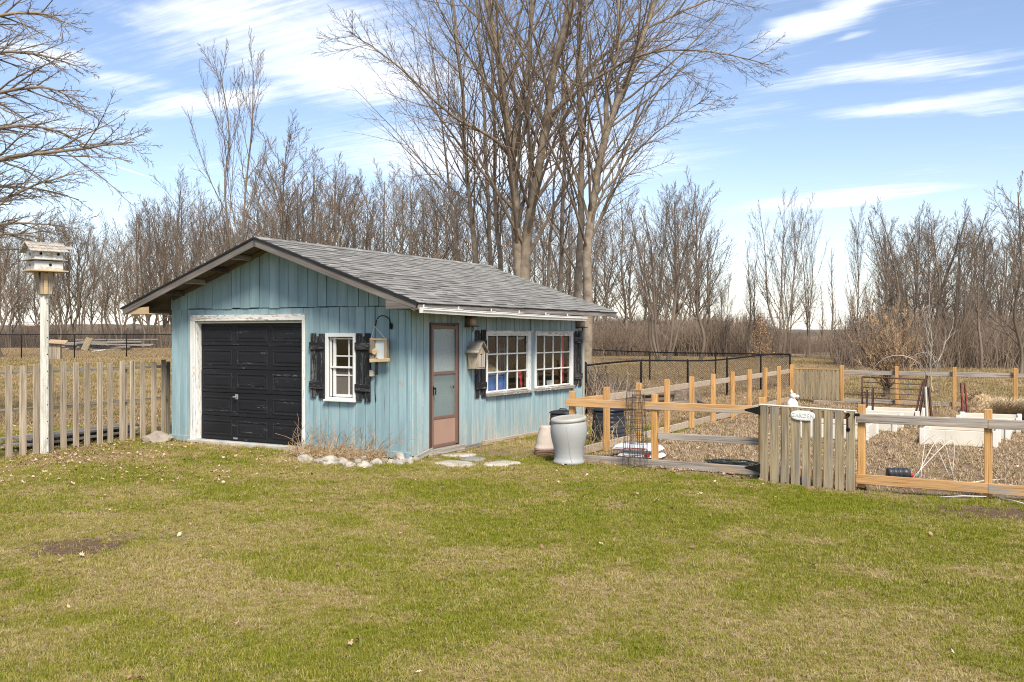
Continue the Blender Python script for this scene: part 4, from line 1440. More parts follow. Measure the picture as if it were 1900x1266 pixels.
# storage seen through the windows
tub = yard('storage_tub', 'blue plastic storage tub behind the left side window', 'tub', -.34, 2.72, .60)
MB().box(-.26, .26, -.42, .42, 0, .60, .03).build('body', MT['blue_plastic'], tub)
boxpart('rim', (.56, .88, .04), MT['blue_plastic'], tub, (0, 0, .61), b=.01)
for i in range(3):
    boxpart('rib', (.02, .05, .5), MT['blue_plastic'], tub, (.268, -.28 + i * .28, .3))
cl = MB()
cv_, cf_ = [], []
for i in range(9):
    for j in range(9):
        u, v_ = i / 8 - .5, j / 8 - .5
        hh = .16 * max(0, 1 - (u * u + v_ * v_) * 4.2) * (.6 + .8 * float(vnoise(i * .9, j * .9, 4)))
        cv_.append((u * .5, v_ * .85, .635 + hh))
for i in range(8):
    for j in range(8):
        cf_.append((i * 9 + j, i * 9 + j + 1, i * 9 + j + 10, i * 9 + j + 9))
o_ = cl.poly(cv_, cf_, True).build('canvas_bundle', MT['tan_cloth'], None)
o_.location = tub.location
o_.rotation_euler = tub.rotation_euler
o_.modifiers.new('thick', 'SOLIDIFY').thickness = -.01
tag(o_, 'crumpled tan canvas lying on the blue storage tub', 'canvas')
table = yard('workbench', 'dark workbench along the window wall inside the shed', 'workbench', -.42, 3.6, .05)
MB().box(-.30, .30, -1.6, 2.4, .50, .545, .006).build('top', MT['dark_in'], table)
for xx in (-.26, .26):
    for yy in (-1.5, .4, 2.3):
        boxpart('leg', (.07, .07, .5), MT['dark_in'], table, (xx, yy, .25))
rb = yard('red_ribbon', 'bright red rag hanging inside the left side window', 'rag', -.06, 3.50, .92)
MB().poly([(0, -.05, .30), (.0, .09, .33), (.005, .12, .24), (.012, .05, .16), (.0, .14, .10), (.012, .10, -.02), (.004, .04, .12), (.0, -.02, .22)],
          [(0, 1, 2, 3, 7), (2, 3, 6, 4), (4, 5, 6)]).build('cloth', MT['red'], rb).modifiers.new('thick', 'SOLIDIFY').thickness = .006
for y, z, w, h, mk, lab, nm in ((4.30, .60, .40, .62, 'grey_in', 'grey panel leaning inside the right side window', 'grey_panel'), (5.02, .60, .26, .40, 'pale_panel', 'pale board with red edge inside the right side window', 'pale_board')):
    t_ = yard(nm, lab, 'panel', -.16, y, z)
    boxpart('sheet', (.02, w, h), MT[mk], t_, (0, 0, h / 2), (0, R(-8), 0))
    boxpart('edge_strip', (.03, .02, h), MT['red' if nm == 'pale_board' else 'dark_in'], t_, (.0, w / 2 + .012, h / 2), (0, R(-8), 0))
t_ = yard('red_curtain', 'dark red cloth hanging at the far edge of right side window', 'cloth', -.10, 5.42, .95)
boxpart('cloth', (.012, .10, .95), MT['red'], t_, (0, 0, .48))
t_ = yard('tool_rack', 'dark long handled tools leaning inside the left side window', 'tools', -.35, 3.35, .55)
for i in range(4):
    MB().tube([(0, i * .09 - .1, 0), (-.1, i * .09 + .02, 1.2)], .014, 6).build('handle', MT['grey_in' if i % 2 else 'black_plastic'], t_)

# ------------------------------------------------------------------ left: picket fence, martin house, planks, stone
A = Vector(gp(16, 850.6)).to_3d()
B = Vector(gp(284.5, 811.5)).to_3d()
d_ = (B - A).normalized()
fa = math.atan2(d_.y, d_.x)
pf = thing('picket_fence', 'weathered grey wooden picket fence running out from shed corner', 'fence', (A.x, A.y, 0), fa)
L_ = (B - A).length
stp = L_ / 12
pk = [MB().box(-.060, .060, -.011, .011, 0, 1.46 + dz, .004, .0015).mesh('picket') for dz in (-.02, 0, .012)]
for p_ in pk:
    p_.materials.append(MT['grey_z'])
for i in range(-3, 14):
    x = i * stp + rnd.uniform(-.015, .015)
    wx, wy = A.x + d_.x * x, A.y + d_.y * x
    link('picket', rnd.choice(pk), None, pf, (x, 0, tz(wx, wy) - .03 + rnd.uniform(-.01, .02)), (0, rnd.uniform(-.006, .006), rnd.uniform(-.03, .03)))
for z in (1.33, .735):
    boxpart('rail', (L_ + 1.4, .038, .05), MT['grey_x'], pf, (L_ / 2 - .3, .032, z), (0, R(.4), 0))
for x in (-.9, .75, 2.4, L_ + .35):
    boxpart('post', (.09, .09, 1.42), MT['grey_z'], pf, (x + .13, .098, .69))

stack = thing('plank_stack', 'low stack of weathered planks lying behind the picket fence', 'planks', (A.x + d_.x * 2.1 - .35, A.y + d_.y * 2.1 + .12, 0), fa)
for i in range(6):
    lay = i // 3
    boxpart('plank', (2.5 + .2 * (i % 3), .15, .045), MT['grey_x'], stack, (rnd.uniform(-.15, .15), .12 + (i % 3) * .17, .10 + lay * .10), (0, rnd.uniform(-.01, .01), rnd.uniform(-.04, .04)), .004)
for x in (-.9, .9):
    for lay in range(2):
        boxpart('spacer', (.08, .55, .05), MT['grey_y'], stack, (x, .28, .05 + lay * .10), b=.003)


def rock(name, label, cat, X, Y, sx, sy, sz, seed, mat, group=None, rz=None, parent=None):
    bm = bmesh.new()
    bmesh.ops.create_icosphere(bm, subdivisions=3, radius=1)
    for v in bm.verts:
        n = v.co.normalized()
        f = 1 + .55 * (float(vnoise(n.x * 1.6 + seed, n.y * 1.6 + n.z * 1.3, seed)) - .5) + .22 * (float(vnoise(n.x * 4 + seed, n.y * 4 - n.z * 3.1, seed + 3)) - .5)
        v.co = Vector((n.x * f * sx, n.y * f * sy, max(n.z * f, -.45) * sz))
    me = bpy.data.meshes.new(name)
    bm.to_mesh(me)
    bm.free()
    o = link(name, me, mat, parent, (X, Y, tz(X, Y) + sz * .25), (0, 0, rnd.uniform(0, 6) if rz is None else rz))
    return tag(o, label, cat, group) if parent is None else o


X, Y = gp(287, 822)
rock('boulder', 'tan grey boulder between picket fence and shed corner', 'boulder', X, Y + .1, .27, .20, .13, 5, MT['stone_grey'], rz=.3)

mh = thing('martin_house', 'two storey white birdhouse with shake roof on tall pale pole', 'birdhouse', (-7.52, 15.17, tz(-7.52, 15.17)), R(44))
boxpart('pole', (.125, .125, 2.62), MT['pole'], mh, (0, 0, 1.27), (0, 0, R(-18)), .008)
for i in range(9):
    MB().lathe([(.006, 0), (.009, .004)], 8, mat=Matrix.Rotation(R(90), 4, 'X')).build('peg_hole', MT['black'], mh, (.02, -.072, .25 + i * .27))
HZ = 2.93
for sx, sy, rx, ry in ((0, -.085, -8, 0), (0, .085, 8, 0), (-.085, 0, 0, 8), (.085, 0, 0, -8)):
    for k in (-.05, .05):
        boxpart('bracket_board', (.085, .022, .36) if sx == 0 else (.022, .085, .36), MT['grey_z'], mh, (sx * 1.15 + (k if sx == 0 else 0), sy * 1.15 + (k if sy == 0 else 0), HZ - .19), (R(-rx), R(-ry), 0))
boxpart('bracket_post', (.06, .02, .34), MT['raw_x'], mh, (-.02, -.125, HZ - .20))
boxpart('base_board', (.56, .56, .022), MT['raw_x'], mh, (0, 0, HZ))
for k, z in enumerate((HZ + .012, HZ + .185)):
    bd = MB().box(-.215, .215, -.215, .215, 0, .146, .004).build('storey', MT['white_house'], mh, (0, 0, z))
    for hx in ((-.12, .14) if k else (0.02,)):
        MB().lathe([(.021, 0), (.023, .005)], 14, mat=Matrix.Rotation(R(90), 4, 'X')).build('entrance', MT['black'], bd, (hx, -.214, .085))
    MB().lathe([(.021, 0), (.023, .005)], 14, mat=Matrix.Rotation(R(-90), 4, 'Y')).build('entrance', MT['black'], bd, (-.214, 0, .085))
boxpart('ledge', (.54, .54, .016), MT['shake'], mh, (0, 0, HZ + .178))
RZ0 = HZ + .333
MB().poly([(-.215, -.215, 0), (-.215, .215, 0), (-.215, 0, .105), (.215, -.215, 0), (.215, .215, 0), (.215, 0, .105)],
          [(0, 2, 1), (3, 4, 5), (0, 3, 5, 2), (1, 2, 5, 4), (0, 1, 4, 3)]).build('gable', MT['white_house'], mh, (0, 0, RZ0))
for sg in (-1, 1):
    for r in range(3):
        xx = -.30
        while xx < .28:
            w = rnd.uniform(.07, .12)
            z_ = .118 - (r + .6) * .046
            boxpart('shake', (w - .004, .14, .012), MT['shake'], mh, (xx + w / 2, sg * (.045 + r * .092), RZ0 + z_ + .012 * (2 - r) * .4 + rnd.uniform(0, .004)), (R(27 * -sg) + R(4 * sg), 0, rnd.uniform(-.05, .05)), .002)
            xx += w

nb = thing('nest_box', 'grey plank nest box with yellow roof board behind the martin house pole', 'nest box', (at(93, 640, 26).x, 26, tz(at(93, 640, 26).x, 26)), R(15))
boxpart('post', (.06, .06, 1.75), MT['grey_z'], nb, (-.07, .16, .85))
for i in range(3):
    boxpart('front_board', (.095, .02, .44), MT['grey_z'], nb, (.02 + i * .098, -.02, 1.42))
boxpart('body', (.28, .20, .43), MT['grey_z'], nb, (.118, .095, 1.42))
boxpart('roof_board', (.46, .36, .025), MT['raw_x'], nb, (.18, .06, 1.685), (R(14), R(4), 0))


# ------------------------------------------------------------------ chain link fences
def mat_chain():
    m, t, b = newmat('black chain link')
    uv = t.add('ShaderNodeTexCoord', out=3)
    sp = t.n.new('ShaderNodeSeparateXYZ')
    t.l.new(uv, sp.inputs[0])
    d1 = t.math('ADD', sp.outputs[0], sp.outputs[2])
    d2 = t.math('SUBTRACT', sp.outputs[0], sp.outputs[2])
    p = .078
    w = .0052

    def line(d):
        f = t.math('PINGPONG', d, p / 2)
        return t.math('LESS_THAN', f, w)
    msk = t.math('MAXIMUM', line(d1), line(d2))
    b.inputs['Base Color'].default_value = (.02, .02, .02, 1)
    b.inputs['Roughness'].default_value = .5
    tr = t.add('ShaderNodeBsdfTransparent')
    t.l.new(t.add('ShaderNodeMixShader', {0: msk, 1: tr, 2: b.outputs[0]}), t.n['Material Output'].inputs[0])
    return m


MT['chain'] = mat_chain()


def chain_fence(label, pts, h, step, sag=0.0, thick=1.0):
    """posts, top rail and mesh along a world polyline"""
    x0, y0 = pts[0]
    f = thing('chain_link_fence', label, 'fence', (x0, y0, 0))
    for (xa, ya), (xb, yb) in zip(pts[:-1], pts[1:]):
        L = math.hypot(xb - xa, yb - ya)
        n = max(1, round(L / step))
        an = math.atan2(yb - ya, xb - xa)
        for i in range(n + (1 if (xb, yb) == pts[-1] else 0)):
            k = i / n
            X, Y = xa + (xb - xa) * k, ya + (yb - ya) * k
            big = i == 0
            MB().lathe([(.030 * thick if not big else .042 * thick, 0), (.030 * thick if not big else .042 * thick, h + (.06 if big else 0)), (.012, h + .03 + (.06 if big else 0))], 8).build('post', MT['black'], f, (X - x0, Y - y0, tz(X, Y) - .05))
        rp = []
        for i in range(n * 3 + 1):
            k = i / (n * 3)
            X, Y = xa + (xb - xa) * k, ya + (yb - ya) * k
            rp.append((X - x0, Y - y0, tz(X, Y) + h - .05 + sag * math.sin(k * 9) * .5))
        MB().tube(rp, .026 * thick, 6).build('top_rail', MT['black'], f)
        for i in range(n):
            ka, kb = i / n, (i + 1) / n
            Xa, Ya, Xb, Yb = xa + (xb - xa) * ka, ya + (yb - ya) * ka, xa + (xb - xa) * kb, ya + (yb - ya) * kb
            za, zb, l = tz(Xa, Ya), tz(Xb, Yb), L / n
            MB().poly([(0, 0, .02), (l, 0, zb - za + .02), (l, 0, zb - za + h - .06), (0, 0, h - .06)], [(0, 1, 2, 3)]).build('mesh_panel', MT['chain'], f, (Xa - x0, Ya - y0, za - .02), (0, 0, an))
    return f


corner = at(1466, 717, 34)
bl = at(-60, 660, 47)
chain_fence('black chain link fence crossing the far field left of shed', [(bl.x, 47.0), (at(330, 660, 48.5).x, 48.5)], 1.27, 2.35)
chain_fence('far run of black chain link fence behind shed, meeting at the corner post', [(at(1000, 690, 43).x, 43.0), (corner.x, corner.y)], 1.22, 3.0)
chain_fence('near run of black chain link fence beside the garden, with sagging top rail', [(at(1086, 740, 22.6).x, 22.6), (corner.x - .02, corner.y - .05)], 1.22, 2.6, .10)

# ------------------------------------------------------------------ lumber pile in the far field
lp = thing('lumber_pile', 'pile of dark weathered lumber beyond the far chain link fence', 'lumber', (at(190, 648, 68).x, 68, tz(at(190, 648, 68).x, 68)), R(6))
lp.scale = (1.3, 1.3, 1.15)
for i in range(26):
    lay = i // 6
    boxpart('plank', (rnd.uniform(1.6, 3.4), .24, .09), MT['grey_x'], lp, (rnd.uniform(-1.5, 1.5), rnd.uniform(-.5, .5), .10 + lay * .15), (rnd.uniform(-.05, .05), rnd.uniform(-.04, .04), rnd.uniform(-.2, .2)), .01)
boxpart('leaning_board', (.35, .04, .85), MT['gate_z'], lp, (-.55, -.85, .45), (R(-25), R(12), 0))
ws = thing('white_sheet', 'white sheet lying on grass before the lumber pile', 'sheet', (at(183, 652, 65).x, 65, tz(at(183, 652, 65).x, 52.5) + .06), R(4))
MB().box(-.42, .42, -.3, .3, 0, .05, .02).build('sheet', MT['vinyl'], ws, rot=(R(4), R(-7), 0))


# ------------------------------------------------------------------ garden fence
PH, RH = 1.06, .115


def rail_part(par, xa, ya, xb, yb, ztop, mat, th=.038, h=RH, off=0.0):
    L = math.hypot(xb - xa, yb - ya)
    an = math.atan2(yb - ya, xb - xa)
    return boxpart('rail', (L, th, h), mat, par, ((xa + xb) / 2 + off * math.sin(an), (ya + yb) / 2 - off * math.cos(an), ztop - h / 2), (0, rnd.uniform(-.004, .004), an), .005)


def post_part(par, x, y, top=PH, sz=.088, bracket=True, tilt=0):
    X, Y = x, y
    boxpart('post', (sz, sz, top + .0), MT['post_z'], par, (x, y, top / 2 + .0), (R(tilt), R(tilt), rnd.uniform(-.05, .05)), .006)
    if bracket:
        boxpart('post_base', (.10, .10, .10), MT['black'], par, (x, y, -.04), b=.004)


F0 = (2.17, 1.20)
gl = yard('garden_fence', 'orange cedar post and rail fence between shed corner and garden gate', 'fence', *F0, z=0)
P2, P3 = (1.36, -.05), (2.93, -.06)
post_part(gl, 0, 0)
post_part(gl, *P2)
post_part(gl, *P3)
rail_part(gl, -.08, 0, 3.0, -.06, .945, MT['cedar_x'], off=.066)
rail_part(gl, .02, 0, 3.0, -.06, .105, MT['rail_grey'], off=.066)
rail_part(gl, P2[0] + .05, P2[1], P3[0] - .05, P3[1], .50, MT['rail_grey'], h=.10)
# wire along the low opening
wm = MB()
for i in range(28):
    wm.tube([(.05 + i * .047, -.03, .10), (.05 + i * .047, -.03, .36 + .06 * math.sin(i))], .0016, 3)
wm.build('wire_mesh', MT['wire_dark'], gl)

G0 = (6.42, 1.02)
gr_ = yard('garden_fence', 'post and rail fence with greyed rails right of the garden gate', 'fence', *G0, z=-.06)
gposts = [(0, 0), (1.47, -.02), (2.94, -.04), (4.4, -.06)]
for p in gposts[:3]:
    post_part(gr_, *p, top=1.08)
for a, b in zip(gposts[:-1], gposts[1:]):
    rail_part(gr_, a[0] - (.06 if a == gposts[0] else .0) + .002, a[1], b[0] - .002, b[1], .965, MT['rail_grey'], off=.066)
    rail_part(gr_, a[0] - (.06 if a == gposts[0] else .0) + .002, a[1], b[0] - .002, b[1], .185, MT['cedar_x'], off=.066, h=.125)

gs_ = yard('garden_fence', 'side run of orange cedar posts and grey rails going back past the chain link', 'fence', 2.17, 1.30, z=0)
npst = 10
for i in range(npst):
    y = 1.15 + i * 1.405
    post_part(gs_, .02 + .010 * i, y, tilt=1.5 if i == 7 else 0, bracket=i < 4)
    ya = 0.02 if i == 0 else y - 1.405
    xa = .0 if i == 0 else .01 * (i - 1) + .02
    rail_part(gs_, xa + .002, ya + .003, .02 + .01 * i - .002, y - .003, .93, MT['cedar_y'] if i else MT['cedar_x'], off=-.066)
    rail_part(gs_, xa + .002, ya + .003, .02 + .01 * i - .002, y - .003, .15, MT['cedar_y'], off=-.066, h=.13)

RB = (2.28, 1.30 + 1.15 + 9 * 1.405)
rbk = yard('garden_fence', 'back run of post and rail garden fence before the open field', 'fence', RB[0] + 1.36, RB[1], z=0)
for i in range(4):
    post_part(rbk, i * 1.40, 0, bracket=False)
    if i < 3:
        rail_part(rbk, i * 1.40 + .002, 0, (i + 1) * 1.40 - .002, 0, .93, MT['rail_grey'], off=-.066)
        rail_part(rbk, i * 1.40 + .002, 0, (i + 1) * 1.40 - .002, 0, .15, MT['rail_grey'], off=-.066)
rail_part(rbk, 4.202, 0, 6.2, 0, .93, MT['rail_grey'], off=-.066)
bg_ = yard('back_gate', 'small board gate in the back garden fence corner', 'gate', RB[0] + .06, RB[1], z=.0)
xx = .03
for i in range(10):
    boxpart('board', (.106, .02, .82), MT['gate_z'], bg_, (xx + .06, -.012, .51 + rnd.uniform(-.005, .005)), b=.003)
    xx += .1225
boxpart('rail', (1.22, .05, .06), MT['cedar_x'], bg_, (.645, .03, .90))
boxpart('rail', (1.22, .05, .06), MT['cedar_x'], bg_, (.645, .03, .13))
boxpart('cap', (1.24, .06, .03), MT['cedar_x'], bg_, (.645, .01, .945))
boxpart('step_beam', (.75, .14, .09), MT['rail_grey'], bg_, (.98, -.25, .05))

# gate
gx0, gx1 = 5.15, 6.38
gate = yard('garden_gate', 'weathered board gate with white oval GARDEN sign in cedar fence', 'gate', 5.13, .96, z=-.085, rz=R(-3.5))
n = 9
GW = 1.245
bw = .112
for i in range(n):
    x = .055 + (GW - .112) * i / (n - 1)
    z0_, z1_ = .005 - .012 * i / n + rnd.uniform(-.004, .004), 1.055 - .035 * i / n
    boxpart('board', (bw + rnd.uniform(-.004, .004), .02, z1_ - z0_), MT['gate_z'], gate, (x, -.045, (z0_ + z1_) / 2), (0, rnd.uniform(-.003, .003), 0), .003)
boxpart('rail', (GW - .02, .036, .085), MT['cedar_x'], gate, (GW / 2, -.016, .975), (0, R(1.4), 0))
boxpart('rail', (GW - .02, .036, .085), MT['cedar_x'], gate, (GW / 2, -.016, .185), (0, R(.6), 0))
boxpart('cap', (GW + .02, .058, .016), MT['cream'], gate, (GW / 2, -.030, 1.048), (0, R(1.55), 0))
for z in (.985, .20):
    MB().poly([(-.20, -.058, .012), (-.0, -.058, .055), (-.0, -.058, -.055), (-.20, -.058, -.012), (-.20, -.064, .012), (0, -.064, .055), (0, -.064, -.055), (-.20, -.064, -.012)],
              [(0, 3, 2, 1), (4, 5, 6, 7), (0, 1, 5, 4), (1, 2, 6, 5), (2, 3, 7, 6), (3, 0, 4, 7)]).build('strap_hinge', MT['black'], gate, (.002, -.028, z))
    boxpart('hinge_pin', (.022, .022, .13), MT['black'], gate, (.0, -.070, z))
hd = MB()
for zc_ in (0, .19):
    hd.lathe([(.026, 0), (.028, .004), (.020, .012)], 14, mat=Matrix.Translation((0, 0, zc_)) @ Matrix.Rotation(R(90), 4, 'X'))
hd.tube([(0, -.006, 0), (0, -.045, .02), (0, -.05, .095), (0, -.045, .17), (0, -.006, .19)], .010, 8)
hd.build('handle', MT['black'], gate, (GW - .085, -.056, .79))
boxpart('latch', (.06, .02, .04), MT['black'], gate, (GW + .03, -.062, .985))
# oval sign
MT['sign_white'] = mat_plain('white sign enamel', (.74, .75, .72), .5, .04, 6)
sg_ = MB()
ov = []
for i in range(40):
    a = 2 * math.pi * i / 40
    ca, sa = math.cos(a), math.sin(a)
    x = math.copysign(abs(ca) ** .75, ca) * .158
    z = math.copysign(abs(sa) ** .75, sa) * .064
    ov.append((x, z))
sg_.prism(ov, -.008, .004)
sg_.prism([(x * .93, z * .86) for x, z in ov], -.0105, -.0081)
sign = sg_.build('sign', MT['sign_white'], gate, (.585, -.068, .945), (0, R(2), 0))
tx = bpy.data.curves.new('lettering', 'FONT')
tx.body = 'GARDEN'
tx.size = .072
tx.align_x, tx.align_y = 'CENTER', 'CENTER'
tx.extrude = .003
tx.space_character = 1.08
to = bpy.data.objects.new('lettering', tx)
col.objects.link(to)
dg = bpy.context.evaluated_depsgraph_get()
tme = bpy.data.meshes.new_from_object(to.evaluated_get(dg))
bpy.data.objects.remove(to)
link('lettering', tme, mat_plain('raised sign lettering', (.64, .64, .60), .6, .05, 5), sign, (0, -.0125, 0), (R(90), 0, 0))

# ------------------------------------------------------------------ by the shed wall and inside the fence corner
X, Y = gp(1056, 862)
br = thing('rain_barrel', 'pale grey urn shaped rain barrel on the lawn by garden fence', 'barrel', (X, Y + .10, tz(X, Y)), R(10))
MB().lathe([(.19, .0), (.232, .002), (.236, .045), (.220, .06), (.212, .11), (.214, .18), (.232, .27), (.258, .37), (.272, .46), (.273, .54), (.262, .60), (.246, .64)], 40).build('body', MT['barrel'], br)
lid = MB().lathe([(.225, .0), (.252, .0), (.268, .016), (.272, .035), (.264, .055), (.246, .066), (.230, .066), (.22, .060), (.12, .056), (.01, .056)], 40).build('lid', MT['barrel_lid'], br, (0, 0, .632), (R(2), R(-5.5), 0))
sa = R(-112)
sl = [(.257, .62), (.274, .54), (.270, .44), (.246, .32), (.220, .2), (.214, .12), (.224, .065), (.238, .045)]
MB().tube([(r * math.cos(sa + k * .055), r * math.sin(sa + k * .055), z) for k, (r, z) in enumerate(sl)], .0035, 6).build('seam', MT['barrel_lid'], br)
boxpart('foot_notch', (.06, .02, .03), MT['black'], br, (-.11, -.215, .014))

X, Y = gp(1012, 846)
pt = thing('flower_pots', 'upturned faded clay planter on stacked saucers beside the rain barrel', 'pots', (X, Y + .05, tz(X, Y)))
for i in range(4):
    MB().lathe([(.10 + .012 * i, 0), (.155 + .006 * i, .012), (.168 + .003 * i, .030), (.15, .033)], 28).build('saucer', MT['terra_dark'], pt, (rnd.uniform(-.006, .006), 0, .026 * i))
MB().lathe([(.168, .10), (.17, .135), (.155, .145), (.150, .20), (.118, .35), (.088, .44), (.085, .475), (.04, .478)], 40,
           rmod=lambda a, z: 1 + (.02 * math.cos(a * 16) if .16 < z < .43 else 0)).build('planter', MT['terracotta'], pt)


def composter(x, y, w, h, rz, label):
    c = yard('compost_bin', label, 'compost bin', x, y, None, rz)
    nn = 16
    def rm(a, z):
        return .5 * (abs(math.cos(a)) ** 4 + abs(math.sin(a)) ** 4) ** -.25 * 1.12
    prof = []
    nb_ = 7
    for i in range(nb_):
        z0_ = h * .9 * i / nb_
        r0 = w * (1 - .16 * i / nb_)
        prof += [(r0, z0_ + .004), (r0, z0_ + h * .9 / nb_ - .018), (r0 - .022, z0_ + h * .9 / nb_ - .010)]
    MB().lathe(prof, 32, rmod=rm).build('body', MT['black_plastic'], c)
    MB().lathe([(w * .9, h * .90), (w * .92, h * .905), (w * .92, h * .94), (w * .8, h * .975), (w * .5, h), (.02, h)], 32, rmod=rm).build('lid', MT['black_plastic'], c)
    MB().tube([(-.07, 0, h - .005), (-.06, 0, h + .025), (.06, 0, h + .025), (.07, 0, h - .005)], .012, 6).build('lid_handle', MT['black_plastic'], c)
    boxpart('hatch', (w * .5, .02, .2), MT['black_plastic'], c, (0, -w * .56, .12), b=.008)
    return c


composter(.84, 3.55, .43, .54, R(4), 'black plastic compost bin between shed wall and rain barrel')
composter(1.66, 3.75, .50, .62, R(-8), 'black ribbed compost bin behind the cedar fence')

cg = yard('plant_cage', 'tall dark wire plant cages standing at the cedar fence', 'cage', 3.25, 1.02)
for k, (ox, oy, r0, r1, hh) in enumerate(((0, 0, .17, .10, 1.12), (.06, .04, .15, .09, 1.06))):
    cm = MB()
    for i in range(12):
        a = 2 * math.pi * i / 12 + k
        cm.tube([(ox + r0 * math.cos(a), oy + r0 * math.sin(a), 0), (ox + r1 * math.cos(a), oy + r1 * math.sin(a), hh)], .0035, 4)
    for j in range(11):
        z = .04 + (hh - .05) * j / 10
        r = r0 + (r1 - r0) * z / hh
        cm.tube([(ox + r * math.cos(a), oy + r * math.sin(a), z) for a in np.linspace(0, 2 * math.pi, 19)[:-1]], .0035, 4, closed=True)
    cm.build('wire_cage', MT['wire_dark'], cg)

# sack of soil
bgx = yard('soil_sack', 'white plastic sack with red print lying inside the cedar fence', 'sack', 2.95, 1.95, rz=R(2))
def cushion(nx_, ny_, lx, ly, h, seed):
    v, f = [], []
    for s in (1, -1):
        for i in range(nx_ + 1):
            for j in range(ny_ + 1):
                u, w = i / nx_ * 2 - 1, j / ny_ * 2 - 1
                e = (1 - abs(u) ** 4) * (1 - abs(w) ** 4)
                z = s * h * e ** .5 * (1 if s > 0 else .55) * (1 + .35 * (float(vnoise(i * .8, j * .8, seed)) - .5))
                v.append((u * lx * (1 - .05 * w * w), w * ly * (1 - .06 * u * u), z + h * .5))
    m = (nx_ + 1) * (ny_ + 1)
    for s in range(2):
        for i in range(nx_):
            for j in range(ny_):
                a = s * m + i * (ny_ + 1) + j
                q = (a, a + 1, a + ny_ + 2, a + ny_ + 1)
                f.append(q if s == 0 else q[::-1])
    return v, f
v, f = cushion(18, 10, .38, .22, .085, 3)
MB().poly(v, f, True).build('sack', MT['bag'], bgx, (0, 0, .10))
v, f = cushion(18, 10, .36, .22, .07, 8)
MB().poly(v, f, True).build('lower_sack', MT['bag'], bgx, (.05, .02, .0), (0, 0, R(4)))
MB().poly([(.16, -.228, .02), (.27, -.225, .05), (.25, -.23, .12), (.19, -.232, .11)], [(0, 1, 2, 3)]).build('red_print', MT['red'], bgx)
MB().poly([(-.30, -.225, .155), (.20, -.225, .165), (.20, -.222, .178), (-.30, -.222, .166)], [(0, 1, 2, 3)]).build('red_print', MT['red'], bgx)

hs = yard('garden_hose', 'coiled dark garden hose on the soil inside the fence', 'hose', 4.55, 1.75)
hp = []
for i in range(150):
    a = i * .25
    r = .30 + .05 * math.sin(i * .07) + .03 * math.sin(i * 1.3)
    hp.append((r * 1.25 * math.cos(a), r * .8 * math.sin(a), .02 + .012 * (i // 26) + .006 * math.sin(i * .9)))
hp += [(.55, -.1, .02), (.75, -.2, .02), (.6, -.35, .02)]
MB().tube(hp, .012, 6).build('hose', MT['hose'], hs)

# ------------------------------------------------------------------ raised beds
def bed(label, x0, x1, y0, y1, h=.26, soil=True, zz=None):
    b_ = yard('raised_bed', label, 'raised bed', x0, y0)
    w, d = x1 - x0, y1 - y0
    for nm, sx, sy, cx, cy in (('side', w - .09, .04, w / 2, .02), ('side', w - .09, .04, w / 2, d - .02), ('side', .04, d - .09, .02, d / 2), ('side', .04, d - .09, w - .02, d / 2)):
        boxpart(nm, (sx, sy, h), MT['cream'], b_, (cx, cy, h / 2 + .01), b=.006)
    for cx in (.0, w):
        for cy in (.0, d):
            boxpart('corner_post', (.088, .088, h + .035), MT['vinyl'], b_, (cx + (.02 if cx == 0 else -.02), cy + (.02 if cy == 0 else -.02), h / 2 + .012), b=.008)
    if soil:
        MB().box(.04, w - .04, .04, d - .04, 0, h - .07).build('soil', MT['mulch'], b_)
    return b_


bed('cream raised bed nearest the fence, right of the gate', 6.60, 7.78, 6.0, 7.05)
bed('middle raised bed of right hand row, second from the fence', 6.78, 7.92, 7.45, 8.55)
bed('far raised bed of right hand row before the dry grass clump', 6.95, 8.05, 9.05, 10.15)
bed('white raised bed behind the garden gate, nearest of left row', 4.55, 5.70, 6.05, 7.25)
bed('middle raised bed of left hand row beside wire arch', 4.8, 5.93, 8.0, 9.05)
bed('farthest raised bed of left hand row below the wire arch', 5.0, 6.15, 9.75, 10.8)

# ------------------------------------------------------------------ wire arches, posts, rusty gate panel
def arch(label, X, Y, w, top, depth, rz, r=.004):
    a_ = thing('wire_arch', label, 'arch', (X, Y, tz(X, Y)), rz)
    m = MB()
    R0 = w / 2
    leg = top - R0

    def P(s, y):
        tot = 2 * leg + math.pi * R0
        d = s * tot
        if d < leg:
            return (-R0, y, d)
        if d > tot - leg:
            return (R0, y, tot - d)
        a = math.pi - (d - leg) / R0
        return (R0 * math.cos(a), y, leg + R0 * math.sin(a))
    for j in range(6):
        m.tube([P(i / 40, -depth / 2 + depth * j / 5) for i in range(41)], r, 4)
    for i in range(1, 40):
        p0, p1 = P(i / 40, -depth / 2), P(i / 40, depth / 2)
        m.tube([p0, p1], r, 4)
    m.build('wire_panel', MT['wire'], a_)
    return a_


ax_ = at(1667, 700, 22.0)
arch('galvanised wire arch over the left raised beds', ax_.x, 22.0, 1.24, 1.44, .50, -YAW + R(8))
ax_ = at(1757, 700, 26.5)
arch('smaller wire arch in the field behind the back fence', ax_.x, 28.0, .85, 1.36, .25, -YAW + R(12), .004)


def stake(label, p0, p1, w, mat, cat='stake', group=None):
    p0, p1 = Vector(p0), Vector(p1)
    s = thing('fence_stake', label, cat, p0, 0, group)
    d = p1 - p0
    q = d.to_track_quat('Z', 'Y').to_euler()
    L = d.length
    MB().box(-w / 2, w / 2, -w * .1, w * .1, 0, L).box(-w * .1, w * .1, w * .1, w * .7, 0, L).build('stake', mat, s, rot=q)
    nb_ = MB()
    for i in range(12):
        nb_.box(-w * .2, w * .2, -w * .25, -w * .101, L * (.3 + .055 * i), L * (.3 + .055 * i) + .012)
    nb_.build('studs', mat, s, rot=q)
    return s


